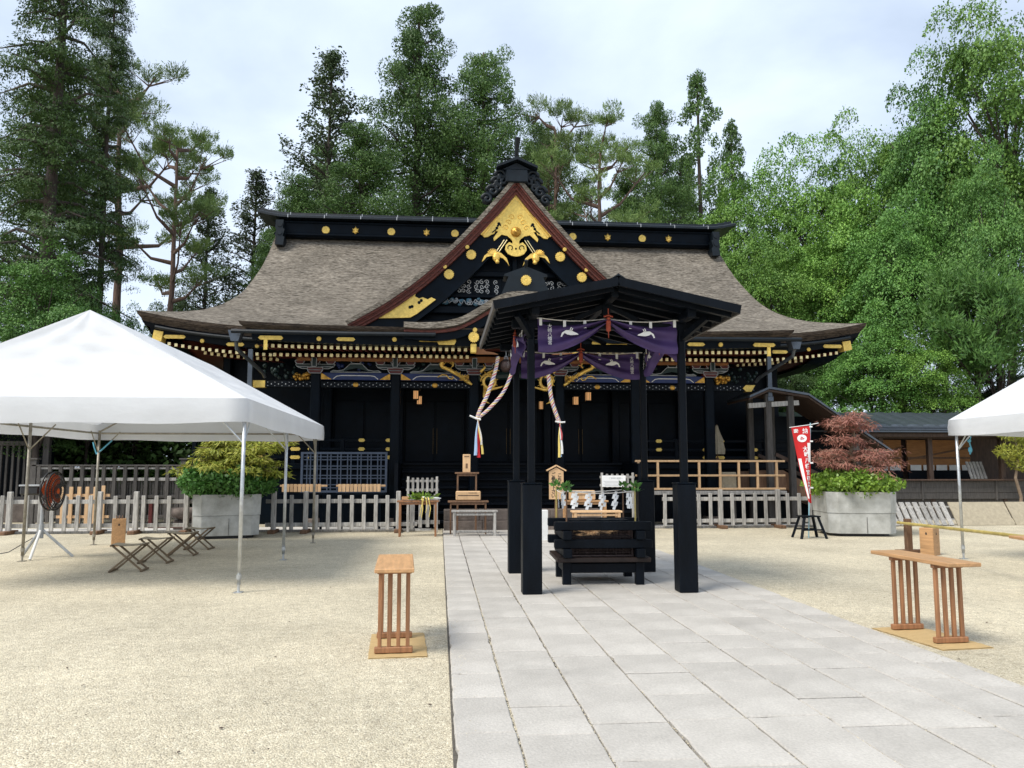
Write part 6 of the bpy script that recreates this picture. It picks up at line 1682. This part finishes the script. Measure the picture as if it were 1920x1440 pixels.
# ------------------------------------------------------------------ trees around the precinct
NOM = {'cedar': (24, 3.0), 'spire': (22, 2.2), 'sparse': (22, 3.0), 'pine': (18, 4.2), 'broad': (14, 4.6), 'broadmid': (13, 4.6), 'broaddark': (12, 4.6), 'hemlock': (24, 4.5), 'shag': (6, 2.4)}
TREES = [
    ('sparse', 0, 'conifer_tree', 'tall thin conifer with open sparse branches, left of the tallest cedar', -6.59, 44, 25.5, 2.74, 0.00),
    ('cedar', 0, 'cedar_tree', 'tallest dark cedar rising behind the hall', -1.62, 46, 29.6, 3.36, 1.70),
    ('cedar', 1, 'cedar_tree', 'dark round-topped cedar just left of the gable ornament', 2.43, 45, 26.4, 2.68, 3.40),
    ('cedar', 2, 'cedar_tree', 'bushy green cedar in front of the thin conifer', -4.16, 40, 19.2, 2.49, 5.10),
    ('cedar', 1, 'cedar_tree', 'low bushy cedar behind the left end of the ridge', -7.37, 40, 16.5, 1.68, 0.52),
    ('pine', 0, 'pine_tree', 'dark spreading pine right of the gable ornament', 6.58, 44, 24.7, 2.82, 2.22),
    ('pine', 1, 'pine_tree', 'red-trunked pine with bare forked trunk behind the ridge', 8.11, 40, 21.2, 2.70, 3.92),
    ('cedar', 2, 'cedar_tree', 'slim light cedar between red-trunked pine and pointed spire tree', 13.64, 48, 25.1, 1.95, 5.62),
    ('spire', 0, 'cedar_tree', 'pointed dark spire tree right of the ridge centre', 16.60, 48, 27.3, 2.01, 1.04),
    ('spire', 1, 'cedar_tree', 'short dark pointed tree beside the tall spire tree', 19.62, 50, 24.9, 1.62, 2.74),
    ('sparse', 1, 'conifer_tree', 'thin pale conifer above the left roof corner', -10.46, 44, 18.2, 2.08, 4.44),
    ('sparse', 1, 'conifer_tree', 'thin dark conifer between red pine trunk and left roof corner', -11.81, 40, 15.7, 1.78, 6.14),
    ('cedar', 0, 'cedar_tree', 'small green cedar touching the left roof verge', -9.23, 42, 14.3, 1.42, 1.56),
    ('cedar', 1, 'cedar_tree', 'dark cedar hidden behind the gable ornament', 4.57, 50, 21.8, 2.36, 3.26),
    ('cedar', 2, 'cedar_tree', 'low dark cedar behind the right half of the ridge', 12.17, 50, 21.0, 2.36, 4.96),
    ('broaddark', 0, 'broadleaf_tree', 'low dark tree mass behind the ridge right of the gable', 9.03, 52, 20.1, 2.81, 0.38),
    ('cedar', 2, 'cedar_tree', 'dark cedar filling the gap between the two tallest cedars', 0.36, 52, 24.7, 2.81, 2.08),
    ('cedar', 0, 'cedar_tree', 'green cedar behind the thin open conifer', -7.43, 50, 22.4, 2.70, 3.78),
    ('cedar', 1, 'cedar_tree', 'dark cedar behind the spreading pine', 6.96, 54, 26.1, 2.74, 5.48),
    ('cedar', 0, 'cedar_tree', 'dark cedar at the foot of the pointed spire tree', 17.13, 54, 23.9, 2.74, 0.90),
    ('broad', 0, 'broadleaf_tree', 'bright green broadleaf tree at the right end of the ridge', 15.98, 40, 19.1, 3.24, 2.60),
    ('broad', 1, 'broadleaf_tree', 'tall bright broadleaf tree behind the right roof slope', 20.74, 42, 22.4, 3.69, 4.30),
    ('broad', 2, 'broadleaf_tree', 'tall bright broadleaf tree right of centre of the right wood', 23.59, 40, 22.7, 3.51, 6.00),
    ('broadmid', 0, 'broadleaf_tree', 'very tall green broadleaf tree near the right edge', 24.34, 36, 23.5, 3.41, 1.42),
    ('broad', 2, 'broadleaf_tree', 'huge bright broadleaf tree in the top right corner', 26.22, 34, 26.9, 3.91, 3.12),
    ('broad', 1, 'broadleaf_tree', 'layered broadleaf tree just above the right roof corner', 14.93, 34, 13.4, 2.53, 4.82),
    ('broad', 0, 'broadleaf_tree', 'broad layered tree in the middle of the right wood', 18.29, 34, 15.2, 2.76, 0.24),
    ('broadmid', 1, 'broadleaf_tree', 'full green tree in the lower middle of the right wood', 19.21, 31, 14.1, 2.72, 1.94),
    ('broadmid', 0, 'broadleaf_tree', 'green broadleaf tree at the right edge above the low pine', 21.92, 29, 15.4, 2.16, 3.64),
    ('broadmid', 0, 'broadleaf_tree', 'low dark green tree directly behind the right roof tip', 16.30, 33, 9.1, 2.23, 5.34),
    ('broadmid', 1, 'broadleaf_tree', 'low green tree behind the covered stair', 16.67, 29, 8.0, 2.06, 0.76),
    ('broad', 2, 'broadleaf_tree', 'low leafy tree behind the counter house', 18.19, 28, 7.4, 1.70, 2.46),
    ('shag', 0, 'pine_tree', 'low shaggy pine above the right tent', 20.05, 27.5, 9.2, 1.95, 4.16),
    ('broaddark', 1, 'broadleaf_tree', 'dark low tree behind the covered stair roof', 14.18, 31, 7.2, 1.47, 5.86),
    ('broaddark', 0, 'broadleaf_tree', 'dark low tree behind the right tent', 23.19, 31, 6.9, 2.30, 1.28),
    ('hemlock', 0, 'hemlock_tree', 'huge dark hemlock at the left edge with drooping layered branches', -13.22, 27, 24.2, 3.19, 2.98),
    ('hemlock', 1, 'hemlock_tree', 'dark hemlock with long bare trunk left of the red pine', -12.98, 31, 20.8, 1.99, 4.68),
    ('pine', 1, 'pine_tree', 'leaning red pine with flat crown at the left', -11.58, 34, 17.9, 2.18, 0.10),
    ('pine', 0, 'pine_tree', 'tall pine crown showing behind the leaning red pine', -15.20, 38, 22.7, 3.08, 1.80),
    ('cedar', 0, 'cedar_tree', 'dark cedar in the shade at the left edge', -14.68, 30, 16.8, 1.93, 3.50),
    ('broadmid', 0, 'broadleaf_tree', 'green broadleaf tree above the left tent', -12.08, 25, 8.9, 2.11, 5.20),
    ('broadmid', 1, 'broadleaf_tree', 'bushy green tree left of the hall roof tip', -11.47, 27, 7.9, 1.19, 0.62),
    ('broadmid', 1, 'broadleaf_tree', 'small light green tree above the left tent peak', -10.85, 28, 7.7, 0.95, 2.32),
    ('broad', 0, 'broadleaf_tree', 'small bright green tree under the left roof tip', -10.50, 30, 7.6, 0.81, 4.02),
    ('broaddark', 1, 'broadleaf_tree', 'dark tree mass behind the left roof corner', -13.51, 42, 12.7, 1.99, 5.72),
    ('broaddark', 0, 'broadleaf_tree', 'dark tree behind the left wooden fence', -10.42, 28, 6.0, 2.08, 1.14),
    ('broaddark', 1, 'broadleaf_tree', 'dark tree behind the wooden gate at the far left', -13.22, 27, 5.8, 2.01, 2.84),
    ('broaddark', 1, 'broadleaf_tree', 'dark tree behind the left eave', -10.33, 40, 10.1, 2.16, 4.54),
]
for kind, var, nm, lb, x, y, h, rw, rz in TREES:
    tree(kind, var, nm, lb, 'tree', (x, y, 0), h, rw, rz, None, *NOM[kind])
# undergrowth that closes the foot of the wood
ug = []
rgu = np.random.default_rng(21)
for x0, x1, y0, y1, n in ((-40, -14.5, 27, 40, 300), (-16, -6.5, 27, 31, 260), (13.5, 36, 27.5, 42, 300), (-14, 14, 37, 50, 160)):
    cs2 = np.stack([rgu.uniform(x0, x1, n), rgu.uniform(y0, y1, n), rgu.uniform(.3, 4.2, n)], 1); ug.append(sprays(cs2, rgu.uniform(.7, 1.5, n), 70, (.2, .36), rgu, .33, .25, .5))
tag(stuff(place('undergrowth', quads_mesh('undergrowth', np.concatenate(ug), M['leaf_dark']))), 'dark leafy undergrowth closing the foot of the wood round the precinct', 'undergrowth')

# a few fallen leaves on the gravel and the path
rgl = np.random.default_rng(33); nl_ = 110
yl = 4.5 + 14 * rgl.random(nl_); xl = np.where(rgl.random(nl_) < .7, -rgl.random(nl_) * yl * .5, 4.3 + rgl.random(nl_) * yl * .4)
al = rgl.uniform(0, 2 * PI, nl_)
tag(stuff(place('fallen_leaves', quads_mesh('fallen_leaves', leaf_geo(np.stack([xl, yl, np.full(nl_, .010)], 1), np.stack([np.cos(al), np.sin(al), rgl.uniform(0, .25, nl_)], 1), np.tile([0, 0, 3.0], (nl_, 1)), rgl.uniform(.018, .04, nl_), .3, rgl), M['darkbrown']))), 'scattered small brown fallen leaves on the gravel', 'leaves')
